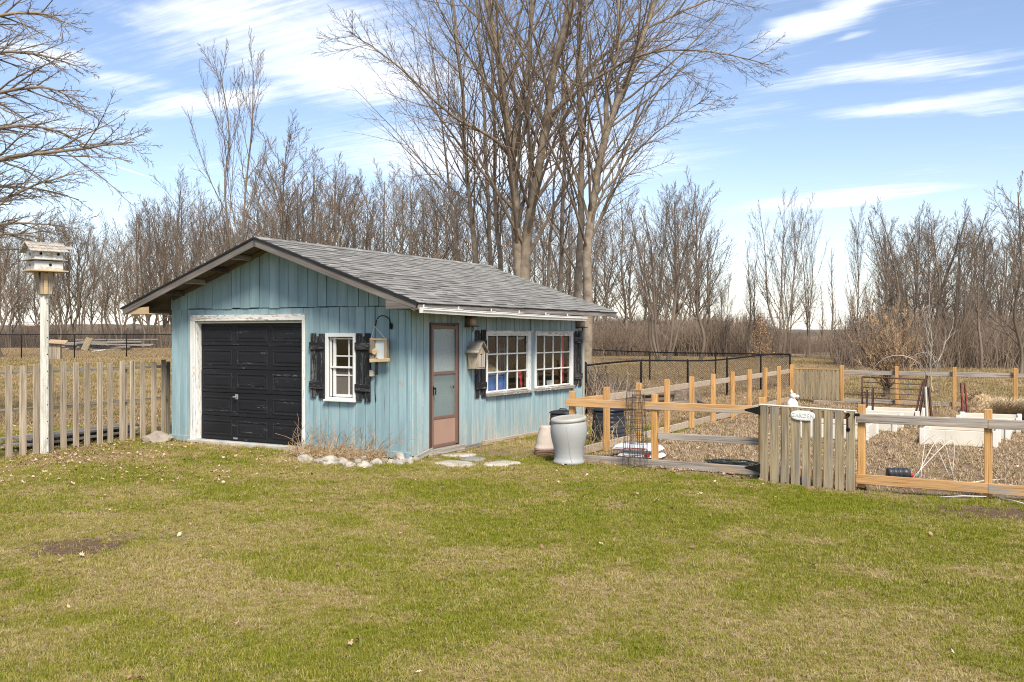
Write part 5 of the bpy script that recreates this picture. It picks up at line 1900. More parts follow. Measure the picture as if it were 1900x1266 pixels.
def stk(px0, py0, px1, py1, Yd, w, mat, label, group=None):
    a, b = at(px0, py0, Yd), at(px1, py1, Yd)
    g = a + (a - b) * ((a.z - tz(a.x, a.y)) / max(.05, (b.z - a.z)))
    return stake(label, (g.x, g.y, tz(g.x, g.y) - .05), b, w, mat, group=group)


stk(1609, 756, 1609.5, 724, 21.5, .045, MT['rust'], 'short dark steel stake left of the wire arch')
stk(1620, 762, 1620.5, 720, 20.5, .05, MT['rust'], 'thick rusty steel stake at left foot of the wire arch')
stk(1699, 768, 1713, 708, 20.0, .045, MT['rust'], 'leftmost leaning rusty stake at right foot of the wire arch')
stk(1706, 770, 1721, 697, 20.2, .06, MT['rust'], 'tallest leaning dark stake at right foot of the wire arch')
stk(1720, 795, 1716, 718, 19.0, .05, MT['pole'], 'pale upright stake in the leaning bundle')
stk(1730, 797, 1722, 719, 18.8, .05, MT['rust'], 'rightmost rusty stake of the leaning bundle')
stk(1786, 768, 1782, 711, 20.5, .045, MT['redpost'], 'left one of two red steel stakes by the back post')
stk(1795, 770, 1789, 711, 20.6, .045, MT['redpost'], 'right one of two red steel stakes by the back post')

rg = thing('rusty_gate', 'rusty tubular steel gate panel standing behind the raised beds', 'gate panel', (at(1600, 720, 24.6).x, 24.6, 0), -YAW + R(14))
rw, rh_ = 1.50, .80
rg.location.z = tz(rg.location.x, 24.6)
for x in (.0, rw):
    MB().tube([(x, 0, 0), (x, 0, rh_ - (.05 if x else 0))], .022, 8).build('upright', MT['rust'], rg)
for i in range(6):
    z = rh_ - i * .135
    MB().tube([(0, 0, z), (rw, 0, z - .05)], .022 if i == 0 else .012, 6).build('bar', MT['rust'], rg)

fg = thing('animal_figure', 'small white animal figurine in the far garden corner', 'figurine', (at(1470, 757, 24.2).x, 24.2, tz(at(1470, 757, 24.2).x, 24.2)), R(-20))
MB().lathe([(.02, 0), (.13, .01), (.15, .09), (.13, .19), (.075, .26), (.055, .30), (.03, .31)], 18).build('body', MT['white_fig'], fg)
MB().lathe([(.01, -.085), (.06, -.06), (.085, 0), (.07, .05), (.01, .075)], 16, mat=Matrix.Translation((.02, -.02, .345))).build('head', MT['white_fig'], fg)
MB().lathe([(.028, 0), (.045, .04), (.02, .085)], 10, mat=Matrix.Translation((.09, -.03, .335)) @ Matrix.Rotation(R(95), 4, 'Y')).build('muzzle', MT['white_fig'], fg)
for s in (-1, 1):
    MB().lathe([(.018, 0), (.026, .05), (.008, .10)], 8, mat=Matrix.Translation((-.02, s * .04 - .02, .40)) @ Matrix.Rotation(R(12 * s), 4, 'X')).build('ear', MT['white_fig'], fg)

# black pack on a blue tarp, white hoops and sticks in the near bed
X, Y = gp(1682, 889)
tp = thing('tarp', 'folded blue grey tarp on the soil behind front fence', 'tarp', (X, Y + .12, tz(X, Y)), R(-4))
v, f = cushion(14, 8, .30, .16, .03, 5)
MB().poly(v, f, True).build('sheet', MT['tarp'], tp, (0, 0, .02))
pkk = thing('black_pack', 'black ribbed pack with red end lying on the blue tarp', 'pack', (X - .06, Y + .12, tz(X, Y) + .06), R(-4))
MB().lathe([(.02, -.15), (.06, -.15), (.074, -.13), (.074, -.09), (.068, -.085), (.068, -.075), (.074, -.07), (.074, -.03), (.068, -.025), (.068, -.015), (.074, -.01), (.074, .03), (.068, .035), (.068, .045), (.074, .05), (.072, .12), (.05, .15), (.02, .15)], 20,
           mat=Matrix.Translation((0, 0, .074)) @ Matrix.Rotation(R(90), 4, 'Y')).build('body', MT['black_plastic'], pkk)
MB().lathe([(.03, 0), (.03, .03), (.015, .035)], 12, mat=Matrix.Translation((.15, -.02, .05)) @ Matrix.Rotation(R(90), 4, 'Y')).build('red_cap', MT['red'], pkk)
hoops = [((1707, 886), (1738, 893), (1722, 811)), ((1703, 893), (1762, 893), (1747, 815)), ((1690, 893), (1778, 893), (1765, 821))]
names = ('left of three bent white hoops stuck in the soil', 'middle of three bent white hoops stuck in the soil', 'right of three bent white hoops stuck in the soil')
hoops = [((1708, 888), (1764, 890), 812, 1722), ((1700, 886), (1770, 890), 815, 1745), ((1692, 889), (1766, 888), 820, 1768)]
for (a, b, ty, tx_), nm in zip(hoops, names):
    Yd = 12.75
    A3, B3, T3 = at(a[0], a[1], Yd), at(b[0], b[1], Yd + .15), at(tx_, ty, Yd + .08)
    pts = []
    for i in range(17):
        k = i / 16
        c1, c2 = A3 + (T3 - A3) * 1.25 + Vector((-.05, 0, .06)), B3 + (T3 - B3) * 1.25 + Vector((.05, 0, .06))
        pts.append(A3 * (1 - k) ** 3 + c1 * 3 * k * (1 - k) ** 2 + c2 * 3 * k * k * (1 - k) + B3 * k ** 3)
    base = A3.copy()
    base.z = tz(A3.x, A3.y)
    hO = thing('plant_hoop', nm, 'hoop', base)
    MB().tube([p - base for p in pts], .0055, 6).build('hoop', MT['white_pvc'], hO)
stick_l = [((1770, 893), (1865, 888)), ((1790, 900), (1835, 893)), ((1745, 912), (1830, 916)), ((1855, 918), (1905, 934)), ((1866, 905), (1900, 918))]
for k, (a, b) in enumerate(stick_l):
    pa, pb = Vector((*gp(*a), 0)), Vector((*gp(*b), 0))
    pa.z, pb.z = tz(pa.x, pa.y) + .015, tz(pb.x, pb.y) + .03
    sO = thing('bamboo_stick', ('pale stick lying behind the front rail, right of the hoops', 'short pale stick propped behind the front rail', 'long pale stick lying outside below the front rail', 'pale curved stick at the right photo edge', 'short pale stick just inside the right photo edge')[k], 'stick', pa, 0, 'pale sticks on the soil near the right fence')
    MB().tube([Vector((0, 0, 0)), (pb - pa) * .5 + Vector((0, 0, .01)), pb - pa], .009, 6, .006).build('stick', MT['white_pvc'], sO)


# dead grass clumps and hay mound
MT['pale_straw'] = mat_plain('bleached straw', (.56, .44, .28), .9, .3, 9)
def clump(name, label, cat, X, Y, n, h, spread, lean, mat, w=.006, dome=False, seed=1, sx=1.0, bias=(0, 0)):
    r = np.random.default_rng(seed)
    v, q, tr = [], [], []
    for i in range(n):
        a = r.uniform(0, 6.283)
        r0 = spread * math.sqrt(r.uniform()) * (.25 if not dome else 1)
        bx, by = r0 * math.cos(a) * sx, r0 * math.sin(a)
        d = a + r.normal(0, .5)
        hh = h * r.uniform(.5, 1.1)
        if dome:
            hh *= max(.25, 1 - (r0 / spread) ** 2)
        dx, dy = math.cos(d) + bias[0], math.sin(d) + bias[1]
        pts = []
        for k in range(5):
            u = k / 4
            pts.append((bx + dx * lean * h * u * u * 1.1, by + dy * lean * h * u * u * 1.1, hh * (u * 1.25 - .55 * lean * u * u * u) if not dome else hh * math.sin(u * 1.9)))
        o = len(v)
        px, py = -math.sin(d) * w / 2, math.cos(d) * w / 2
        for k, p in enumerate(pts):
            s = 1 - .7 * k / 4
            v += [(p[0] - px * s, p[1] - py * s, p[2]), (p[0] + px * s, p[1] + py * s, p[2])]
        for k in range(4):
            q.append((o + 2 * k, o + 2 * k + 1, o + 2 * k + 3, o + 2 * k + 2))
    me = mesh_np(name, v, quads=q)
    o = link(name, me, mat, None, (X, Y, tz(X, Y)))
    return tag(o, label, cat)


p = at(1817, 768, 23.0)
hay = thing('hay_mound', 'rounded mound of tan cut grass behind the raised beds', 'mound', (p.x, 23.0, tz(p.x, 23)), R(-15))
v, f = [], []
NA, NB_ = 36, 14
for j in range(NB_):
    for i in range(NA):
        a, e = 2 * math.pi * i / NA, j / (NB_ - 1) * math.pi / 2
        n_ = 1 + .22 * (float(fbm(i * .5 if i < NA else 0, j * .7, 3)) - .5)
        v.append((.40 * math.cos(e) * math.cos(a) * n_, .36 * math.cos(e) * math.sin(a) * n_, .50 * math.sin(e) ** .85 * n_))
for j in range(NB_ - 1):
    for i in range(NA):
        f.append((j * NA + i, j * NA + (i + 1) % NA, (j + 1) * NA + (i + 1) % NA, (j + 1) * NA + i))
MB().poly(v, f, True).build('heap', MT['straw'], hay)
rr = np.random.default_rng(4)
hv_, hq_ = [], []
for i in range(1500):
    a, e = rr.uniform(0, 6.28), rr.uniform(0, 1.5)
    c = Vector((.41 * math.cos(e) * math.cos(a), .37 * math.cos(e) * math.sin(a), .50 * math.sin(e) ** .85))
    d = Vector((rr.normal(), rr.normal(), rr.normal() * .4 - .4)).normalized() * rr.uniform(.04, .10)
    s = d.cross(Vector((0, 0, 1))).normalized() * .003
    o = len(hv_)
    hv_ += [c - d - s, c - d + s, c + d + s, c + d - s]
    hq_.append((o, o + 1, o + 2, o + 3))
tag(link('loose_straw', mesh_np('loose_straw', np.array([tuple(x) for x in hv_]), quads=hq_), MT['straw'], hay), kind='stuff')
p = at(1872, 775, 21.0)
clump('ornamental_grass', 'clump of arching dry ornamental grass behind right raised beds', 'grass clump', p.x, 21.0, 1600, .62, .55, .9, MT['pale_straw'], .009, seed=2, sx=2.6, bias=(.5, -.3))
p = at(1735, 775, 21.5)
clump('dry_weeds', 'sparse dry weed stalks between the raised bed rows', 'weeds', p.x, 21.3, 120, .5, .9, .45, MT['straw'], .007, seed=3, sx=2)

# logs and stump inside the chain link
lg = thing('log_pile', 'low pile of rotting logs along the near chain link fence', 'logs', (at(1180, 735, 23.8).x, 23.8, 0), R(18))
for i in range(16):
    lay = i // 7
    r_ = rnd.uniform(.07, .13)
    prof = [(r_ * rnd.uniform(.85, 1.1), z) for z in np.linspace(-.5, .5, 5)]
    L_ = rnd.uniform(.7, 1.5)
    MB().lathe([(a_, z * L_) for a_, z in prof], 10, mat=Matrix.Rotation(R(90), 4, 'Y')).build('log', MT['log'], lg, (rnd.uniform(-.8, .8), (i % 7) * .17 - .5 + lay * .1, .10 + lay * .17), (0, rnd.uniform(-.06, .06), rnd.uniform(-.25, .25)))
p = at(1272, 745, 25.0)
st = thing('tree_stump', 'gnarled grey brown stump behind the side garden rail', 'stump', (p.x, 25.0, tz(p.x, 25)), 0)
MB().lathe([(.50, -.05), (.44, .05), (.36, .18), (.33, .32), (.30, .42), (.22, .46), (.02, .44)], 40, rmod=lambda a, z: 1 + .20 * math.sin(a * 5 + 1) + .12 * math.sin(a * 9) + .06 * math.sin(a * 17 + z * 9)).build('trunk', MT['log'], st)
for i in range(6):
    a = i * 1.05 + .3
    MB().tube([(.2 * math.cos(a), .2 * math.sin(a), .22), (.42 * math.cos(a), .42 * math.sin(a), .18), (.62 * math.cos(a + .2), .62 * math.sin(a + .2), rnd.uniform(.0, .12))], .075, 7, .03).build('root', MT['log'], st)

# ------------------------------------------------------------------ dead flower bed in front of the shed
stones = [(551, 842, .15, .09), (560, 848, .09, .07), (567, 857, .21, .09), (592, 860, .15, .07), (612, 862, .22, .12), (634, 861, .16, .08), (646, 867, .17, .08), (662, 862, .11, .08), (676, 857, .10, .09),
          (676, 868, .20, .075), (697, 862, .15, .08), (712, 858, .12, .06), (741, 855, .15, .12), (740, 863, .14, .07), (756, 862, .15, .10), (772, 856, .10, .06), (544, 838, .10, .06), (725, 861, .10, .06)]
for k, (px, py, s, h) in enumerate(stones):
    X, Y = gp(px, py)
    big = {4: 'largest pale stone edging the dead flower bed', 12: 'pale pointed stone at shed corner end of flower bed', 2: 'long pale stone at garage end of the flower bed edging'}.get(k)
    rock('edging_stone', big or 'pale stone edging the dead flower bed', 'stone', X, Y + .02, s * .62, s * .42, h * .8, 20 + k, MT['stone'] if k % 4 != 3 else MT['stone_grey'], 'stones edging the dead flower bed', rz=rnd.uniform(-.5, .3))


def stalks(name, label, cat, x0, x1, y0, y1, n, h, seed, mat, bend=.5):
    r = np.random.default_rng(seed)
    mb = MB()
    for i in range(n):
        x, y = r.uniform(x0, x1), r.uniform(y0, y1)
        X, Y = lw(x, y)
        a = r.uniform(0, 6.28)
        hh = h * r.uniform(.3, 1.0) ** 1.3
        p, d = Vector((X, Y, tz(X, Y))), Vector((math.cos(a) * .4, math.sin(a) * .4, 1)).normalized()
        pts = [p]
        for k in range(6):
            d = (d + Vector((r.normal() * .22, r.normal() * .22, -bend * .35 * r.uniform(0, 1)))).normalized()
            p = p + d * hh * 1.35 / 6
            p.z = max(p.z, tz(X, Y) + .01)
            q_ = wl(p.x, p.y)
            if q_[1] > -.04 and x < 0:
                c_ = lw(min(q_[0], -.05), -.04)
                p = Vector((c_[0], c_[1], p.z))
            pts.append(p)
        mb.tube(pts, .0055, 3, .0025)
        if r.uniform() < .45:
            p = pts[3]
            d2 = Vector((r.normal(), r.normal() * .5 - .2, .6)).normalized()
            mb.tube([p, p + d2 * .08, p + d2 * .16 + Vector((0, 0, -.02))], .003, 3, .002)
    return tag(mb.build(name, mat), label, cat, kind='stuff')


stalks('dead_stalks', 'tangle of dry bent plant stalks in flower bed below shed window', 'dead plants', -2.1, -.35, -.42, -.08, 110, .55, 5, MT['stalk'])
stalks('dead_stalks', 'low matted brown stems covering the dead flower bed', 'dead plants', -2.05, -.3, -.66, -.10, 850, .22, 6, MT['straw'], 1.6)
stalks('dead_stalks', 'dry weeds growing around compost bins behind cedar fence', 'dead plants', 1.2, 3.0, 2.2, 3.2, 90, .5, 8, MT['straw'])

stalks('dead_stalks', 'thin dead stalks standing in the garden soil', 'dead plants', 2.8, 9.5, 1.6, 6.0, 170, .30, 9, MT['straw'], .3)

# paving by the screen door
for px, py, s, mk, lab, nm in ((877, 853, .21, 'slate', 'round blue grey paver in front of the screen door', 'stepping_stone'), (845, 862, .30, 'concrete', 'worn pale slab beside the round paver', 'paving_slab'),
                               (930, 862, .27, 'concrete', 'worn pale slab toward the rain barrel', 'paving_slab'), (853, 846, .24, 'concrete', 'half buried slab under the door threshold', 'paving_slab')):
    X, Y = gp(px, py)
    sl_ = MB()
    nn_ = 22
    sl_.lathe([(s * .96, -.03), (s, .0), (s * .95, .014), (s * .5, .018), (.01, .018)], nn_, rmod=lambda a, z: 1 + (.0 if mk == 'slate' else .18 * math.sin(a * 2 + px) + .10 * math.sin(a * 5 + py)))
    tag(sl_.build(nm, MT[mk], None, (X, Y, tz(X, Y) + .006), (0, 0, px)), lab, 'paver')

# ------------------------------------------------------------------ trees
class Tubes:
    def __init__(s):
        s.v, s.q, s.n = [], [], 0

    def add(s, P, Rr, ns):
        """P [n,k,3] centre lines, Rr [n,k] radii -> tubes with ns sides"""
        n, k, _ = P.shape
        T = np.empty_like(P)
        T[:, 1:-1] = P[:, 2:] - P[:, :-2]
        T[:, 0] = P[:, 1] - P[:, 0]
        T[:, -1] = P[:, -1] - P[:, -2]
        T /= np.linalg.norm(T, axis=2, keepdims=True) + 1e-9
        D = P[:, -1] - P[:, 0]
        ref = np.where(np.abs(D[:, 2:3]) < .8 * np.linalg.norm(D, axis=1, keepdims=True), [[0, 0, 1.0]], [[1.0, 0.15, 0]])
        U = np.cross(T, ref[:, None, :])
        U /= np.linalg.norm(U, axis=2, keepdims=True) + 1e-9
        W = np.cross(T, U)
        a = 2 * np.pi * np.arange(ns) / ns
        V = P[:, :, None, :] + (U[:, :, None, :] * np.cos(a)[None, None, :, None] + W[:, :, None, :] * np.sin(a)[None, None, :, None]) * Rr[:, :, None, None]
        s.v.append(V.reshape(-1, 3))
        base = (np.arange(n)[:, None, None] * k + np.arange(k - 1)[None, :, None]) * ns
        i = np.arange(ns)[None, None, :]
        j = (i + 1) % ns
        Q = np.stack([base + i, base + j, base + ns + j, base + ns + i], -1).reshape(-1, 4) + s.n
        s.q.append(Q)
        s.n += n * k * ns

    def mesh(s, name):
        return mesh_np(name, np.concatenate(s.v), quads=np.concatenate(s.q), smooth=True)


def resample(pts, k):
    pts = np.asarray(pts, float)
    # Catmull-Rom through the given points
    out = []
    n = len(pts)
    for u in np.linspace(0, n - 1, k):
        i = min(int(u), n - 2)
        f = u - i
        p0, p1, p2, p3 = pts[max(i - 1, 0)], pts[i], pts[i + 1], pts[min(i + 2, n - 1)]
        out.append(.5 * ((2 * p1) + (-p0 + p2) * f + (2 * p0 - 5 * p1 + 4 * p2 - p3) * f * f + (-p0 + 3 * p1 - 3 * p2 + p3) * f ** 3))
    return np.array(out)


def grow(P, Rr, m, t0, t1, ang, length, up, jit, k, rfac, r, rmin=.004, lenpow=.6, tip=.25, droop=0.0):
    """m children on each parent: returns centre lines and radii"""
    n, K, _ = P.shape
    t = t0 + (t1 - t0) * (np.arange(m)[None, :] + r.uniform(.05, .95, (n, m))) / m
    f = t * (K - 1)
    i = np.clip(f.astype(int), 0, K - 2)
    w = (f - i)[..., None]
    ar = np.arange(n)[:, None]
    p = P[ar, i] * (1 - w) + P[ar, i + 1] * w
    T = P[ar, i + 1] - P[ar, i]
    T /= np.linalg.norm(T, axis=2, keepdims=True) + 1e-9
    rr = Rr[ar, i] * (1 - w[..., 0]) + Rr[ar, i + 1] * w[..., 0]
    az = np.arange(m)[None, :] * 2.39996 + r.uniform(0, 6.283, (n, 1)) + r.normal(0, .5, (n, m))
    ref = np.where(np.abs(T[..., 2:3]) < .85, [[[0, 0, 1.0]]], [[[1.0, 0, 0]]])
    U = np.cross(T, ref)
    U /= np.linalg.norm(U, axis=2, keepdims=True) + 1e-9
    W = np.cross(T, U)
    A = ang * r.uniform(.7, 1.25, (n, m))
    d = T * np.cos(A)[..., None] + (U * np.cos(az)[..., None] + W * np.sin(az)[..., None]) * np.sin(A)[..., None]
    plen = np.linalg.norm(P[:, -1] - P[:, 0], axis=1)[:, None]
    L = length * (plen if length < 1.5 else 1) * np.clip(1.08 - t, .12, 1) ** lenpow * r.uniform(.6, 1.15, (n, m))
    d = d.reshape(-1, 3)
    p = p.reshape(-1, 3)
    L = L.reshape(-1, 1)
    N = n * m
    out = np.empty((N, k, 3))
    out[:, 0] = p
    for j in range(1, k):
        d = d + np.array([0, 0, up / k - droop * j / k / k])[None] + r.normal(0, jit / math.sqrt(k), (N, 3))
        d /= np.linalg.norm(d, axis=1, keepdims=True)
        out[:, j] = out[:, j - 1] + d * L / (k - 1)
    r0 = np.maximum(rmin, np.minimum(rr.reshape(-1) * rfac, L[:, 0] * .030 + rmin * .6))
    R_ = r0[:, None] * (1 - (1 - tip) * np.linspace(0, 1, k)[None, :] ** .9)
    return out, np.maximum(R_, rmin * .55)


def trunk_radii(k, r0, r1, flare=.35):
    u = np.linspace(0, 1, k)
    return r0 + (r1 - r0) * u ** .85 + r0 * flare * np.exp(-u * 18)


def make_tree(trunks, params, seed):
    """trunks: list of (points, r0, r1); params: list of grow arguments per level -> trunk mesh, crown mesh"""
    r = np.random.default_rng(seed)
    TT, CC = Tubes(), Tubes()
    K = 26
    P = np.stack([resample(t_[0], K) for t_ in trunks])
    Rr = np.stack([trunk_radii(K, t_[1], t_[2]) for t_ in trunks])
    wob = np.cumsum(r.normal(0, .02, P.shape), axis=1)
    wob -= wob[:, :1]
    P = P + wob * np.array([1, 1, .2])
    TT.add(P, Rr, 10)
    cur = (P, Rr)
    for lv, g in enumerate(params):
        ns = 6 if lv == 0 else (4 if lv == 1 else 3)
        keep = g.pop('keep_parent', False)
        C = grow(*cur, r=r, **g)
        CC.add(*C, ns)
        cur = C
    return TT.mesh('trunk'), CC.mesh('crown')


def px_line(pts, Yd, zoff=0.0):
    out = []
    for q in pts:
        dy = q[2] if len(q) > 2 else 0
        v = at(q[0], q[1], Yd + dy)
        out.append((v.x, v.y, v.z))
    return out


def plant_tree(name, label, base, meshes, mats, group=None):
    t_ = thing(name, label, 'tree', base, 0, group)
    for nm, me, m in zip(('trunk', 'crown'), meshes, mats):
        link(nm, me, m, t_)
    return t_


def rel(lines, base):
    return [([(x - base[0], y - base[1], z - base[2]) for x, y, z in pts], a, b) for pts, a, b in lines]


def big(seed, n1=24, len1=.42, ang=.62, up=.30, t0=.20, n2=9, n3=6, l3=.46):
    return [dict(m=n1, t0=t0, t1=.985, ang=ang, length=len1, up=up, jit=.14, k=9, rfac=.42, rmin=.009, lenpow=.45),
            dict(m=n2, t0=.18, t1=.98, ang=.62, length=.46, up=.12, jit=.18, k=6, rfac=.55, rmin=.0052),
            dict(m=n3, t0=.15, t1=1.0, ang=.70, length=l3, up=.12, jit=.26, k=4, rfac=.6, rmin=.0040)]


TM = (MT['bark'], MT['branch'])
# the tall trees right behind the shed, stem by stem
specs = [
    ('maple_tree', 'large forked grey tree with two thick trunks behind shed roof', 27.0, 970,
     [([(966, 660), (963, 560), (957, 480), (952, 370), (945, 300), (936, 190), (918, 90), (900, 0), (880, -120), (860, -260)], .165, .06),
      ([(975, 660), (975, 540), (976, 480), (984, 400, -.2), (1001, 314, -.5), (1015, 235, -.8), (1030, 130, -1), (1060, 20, -1.2), (1100, -90, -1.6), (1130, -230, -2)], .185, .06),
      ([(948, 300), (956, 228, .2), (966, 150, .3), (972, 40, .4), (985, -90, .4), (990, -240, .5)], .10, .04),
      ([(1010, 262, -.6), (1045, 190, -.4), (1110, 110, .2), (1190, 60, .4), (1290, 10, .8), (1370, -20, 1)], .075, .022),
      ([(944, 285, 0), (905, 250, -.8), (840, 215, -1.4), (770, 150, -2.2), (700, 95, -2.6), (650, 60, -3)], .060, .010),
      ([(1022, 215, -.8), (1100, 150, -1.6), (1200, 100, -2.2), (1310, 95, -2.6), (1420, 120, -3)], .060, .010)], dict(n1=26, len1=.44)),
    ('maple_tree', 'tall tree with leaning double stem right of the big forked trunk', 25.5, 1088,
     [([(1086, 660), (1087, 553), (1092, 442), (1107, 342), (1124, 257), (1146, 190), (1180, 100), (1215, 0), (1250, -120)], .140, .05),
      ([(1122, 262), (1128, 180, .3), (1150, 80, .4), (1160, -40, .5), (1180, -160, .5)], .075, .04),
      ([(1095, 430, 0), (1122, 370, -.4), (1180, 300, -.8), (1260, 230, -1.4), (1340, 180, -1.8)], .045, .008)], dict(n1=28, len1=.46)),
    ('maple_tree', 'straight grey tree touching the leaning double stem behind roof end', 26.5, 1072,
     [([(1071, 660), (1071, 550), (1073, 400), (1074, 250), (1078, 100), (1086, -20), (1092, -160)], .11, .05)], dict(n1=20, len1=.34)),
    ('maple_tree', 'slim straight tree between the forked tree and the double stem', 31.0, 1040,
     [([(1039, 660), (1040, 538), (1043, 400), (1046, 250), (1044, 120), (1050, 0), (1052, -140)], .088, .036)], dict(n1=22, len1=.26)),
    ('maple_tree', 'thin crooked young tree just right of the forked trunk', 29.0, 1016,
     [([(1015, 660), (1016, 533), (1020, 420), (1022, 328), (1032, 270), (1045, 200), (1050, 130)], .055, .012)], dict(n1=16, len1=.28)),
    ('maple_tree', 'slender upright tree close left of the big forked trunk', 29.5, 927,
     [([(929, 660), (927, 500), (923, 400), (921, 285), (920, 160), (914, 40), (910, -110)], .088, .036)], dict(n1=20, len1=.36)),
    ('maple_tree', 'slender tree second to the left of the big forked trunk', 32.0, 910,
     [([(913, 660), (910, 496), (906, 380), (902, 285), (898, 170), (890, 50), (884, -80)], .088, .036)], dict(n1=20, len1=.36)),
    ('maple_tree', 'slender leaning tree third to the left of the big forked trunk', 30.0, 882,
     [([(890, 660), (882, 490), (872, 400), (862, 330), (853, 257), (850, 160), (838, 60), (828, -60)], .085, .045)], dict(n1=24, len1=.44, ang=.75)),
    ('maple_tree', 'thin tree above roof ridge, farthest left of the tall group', 33.0, 850,
     [([(858, 660), (852, 500), (838, 400), (825, 300), (812, 200), (800, 110), (790, 30)], .065, .012)], dict(n1=26, len1=.44)),
]
for k, (nm, lab, Yd, bx, stems, pr) in enumerate(specs):
    b_ = at(bx, 650, Yd)
    base = (b_.x, Yd, tz(b_.x, Yd))
    lines = []
    for pts, r0, r1 in stems:
        w_ = px_line(pts, Yd)
        if pts[0][1] > 640:
            w_[0] = (w_[0][0], w_[0][1], base[2] - .1)
        lines.append((w_, r0, r1))
    plant_tree(nm, lab, base, make_tree(rel(lines, base), big(k, **pr), 100 + k), TM)

# the tree whose limbs reach in from the left edge
Yd = 19.0
base = (at(-190, 700, Yd).x, Yd, tz(at(-190, 700, Yd).x, Yd))
limbs = [([(-190, 820), (-195, 600), (-185, 400), (-190, 200), (-180, 0), (-190, -200)], .30, .06)]
for a in ([(-188, 470), (-120, 440, -.5), (-30, 425, -1), (60, 415, -1.2), (130, 420, -1.3)], [(-188, 440), (-100, 400, .3), (0, 372, .6), (80, 340, .8), (160, 315, 1)],
          [(-188, 380), (-90, 320, -.4), (10, 290, -.8), (110, 280, -1), (190, 270, -1.2), (245, 262, -1.3)], [(-187, 330), (-80, 260, .5), (30, 235, .9), (120, 245, 1.1), (195, 285, 1.2)],
          [(-187, 280), (-80, 200, -.6), (20, 170, -1.1), (110, 165, -1.4), (175, 190, -1.6)], [(-187, 220), (-90, 120, .2), (0, 100, .4), (90, 105, .6), (150, 125, .8)],
          [(-187, 160), (-90, 60, -.3), (0, 30, -.5), (80, 25, -.8), (130, 45, -1)], [(-187, 400), (-110, 380, 1.2), (-20, 350, 1.9), (70, 352, 2.4), (150, 372, 2.6)],
          [(-187, 100), (-90, 0, .4), (0, -40, .8), (60, -60, 1)], [(-188, 500), (-120, 470, -.5), (-50, 440, -1.5), (30, 432, -2), (90, 445, -2.2)]):
    limbs.append((a, .062, .009))
lines = []
for pts, r0, r1 in limbs:
    lines.append((px_line(pts, Yd), r0, r1))
plant_tree('maple_tree', 'spreading bare tree reaching drooping limbs in from left edge', base,
           make_tree(rel(lines, base), [dict(m=18, t0=.18, t1=.98, ang=.55, length=.42, up=.05, jit=.16, k=8, rfac=.6, rmin=.007, lenpow=.5, droop=.25),
                                        dict(m=9, t0=.12, t1=.98, ang=.6, length=.40, up=.06, jit=.22, k=5, rfac=.6, rmin=.005),
                                        dict(m=5, t0=.15, t1=1.0, ang=.65, length=.42, up=.10, jit=.4, k=4, rfac=.6, rmin=.0042)], 55), TM)


# ---- far treeline: a few tree shapes, each planted many times
def unit_tree(seed, nst, spread, n1, len1, ang, up, n2=11, n3=8, t0=.2, crook=.12, r0=.0138, rm=.0010):
    """a tree one unit tall"""
    r = np.random.default_rng(seed)
    st_ = []
    for i in range(nst):
        a = r.uniform(0, 6.28)
        sx, sy = math.cos(a) * spread, math.sin(a) * spread
        hh = r.uniform(.82, .98)
        pts = [(sx * .1, sy * .1, -.02)]
        for u in (.15, .35, .6, .8, 1.0):
            pts.append((sx * (.15 + u * .9) + r.normal(0, crook * .12), sy * (.15 + u * .9) + r.normal(0, crook * .12), hh * u))
        st_.append((pts, r0 * r.uniform(.8, 1.15) * (1 if nst == 1 else .75), .0025))
    K = 20
    TT, CC = Tubes(), Tubes()
    P = np.stack([resample(t_[0], K) for t_ in st_])
    Rr = np.stack([trunk_radii(K, t_[1], t_[2], .25) for t_ in st_])
    TT.add(P, Rr, 7)
    cur = (P, Rr)
    for lv, g in enumerate((dict(m=max(6, n1 // nst), t0=t0, t1=.98, ang=ang, length=len1, up=up, jit=.15, k=8, rfac=.5, rmin=rm * 1.5, lenpow=.5),
                            dict(m=n2, t0=.15, t1=.98, ang=.6, length=.46, up=.3, jit=.2, k=5, rfac=.6, rmin=rm),
                            dict(m=n3, t0=.15, t1=1.0, ang=.6, length=.5, up=.2, jit=.22, k=4, rfac=.6, rmin=rm * .75))):
        C = grow(*cur, r=r, **g)
        CC.add(*C, (5, 3, 3)[lv])
        cur = C
    a, b = TT.mesh('trunk'), CC.mesh('crown')
    a.materials.append(MT['bark_far'])
    b.materials.append(MT['branch_far'])
    return a, b


shapes = [unit_tree(1, 1, .03, 30, .52, .62, .32), unit_tree(2, 3, .20, 40, .50, .60, .30), unit_tree(3, 6, .26, 54, .44, .50, .35), unit_tree(4, 1, .05, 28, .52, .75, .25, crook=.16, t0=.33),
          unit_tree(5, 2, .16, 34, .50, .65, .30, crook=.12), unit_tree(6, 1, .02, 26, .24, .6, .5, n2=8, n3=5, t0=.3), unit_tree(7, 5, .22, 50, .42, .50, .45), unit_tree(8, 1, .05, 30, .56, .80, .15, crook=.18, t0=.32)]


def far_tree(px, topy, Yd, shape, label, group, rz=None, wide=1.0):
    p = at(px, 640, Yd)
    g = tz(p.x, Yd)
    H_ = (CAMH + (HY - topy) / FPX * Yd - g) * 1.0
    t_ = thing('bare_tree', label, 'tree', (p.x, Yd, g - .05), rz if rz is not None else rnd.uniform(0, 6.28), group)
    for nm, me in zip(('trunk', 'crown'), shapes[shape]):
        link(nm, me, None, t_, scale=(H_ * wide, H_ * wide, H_))
    return t_


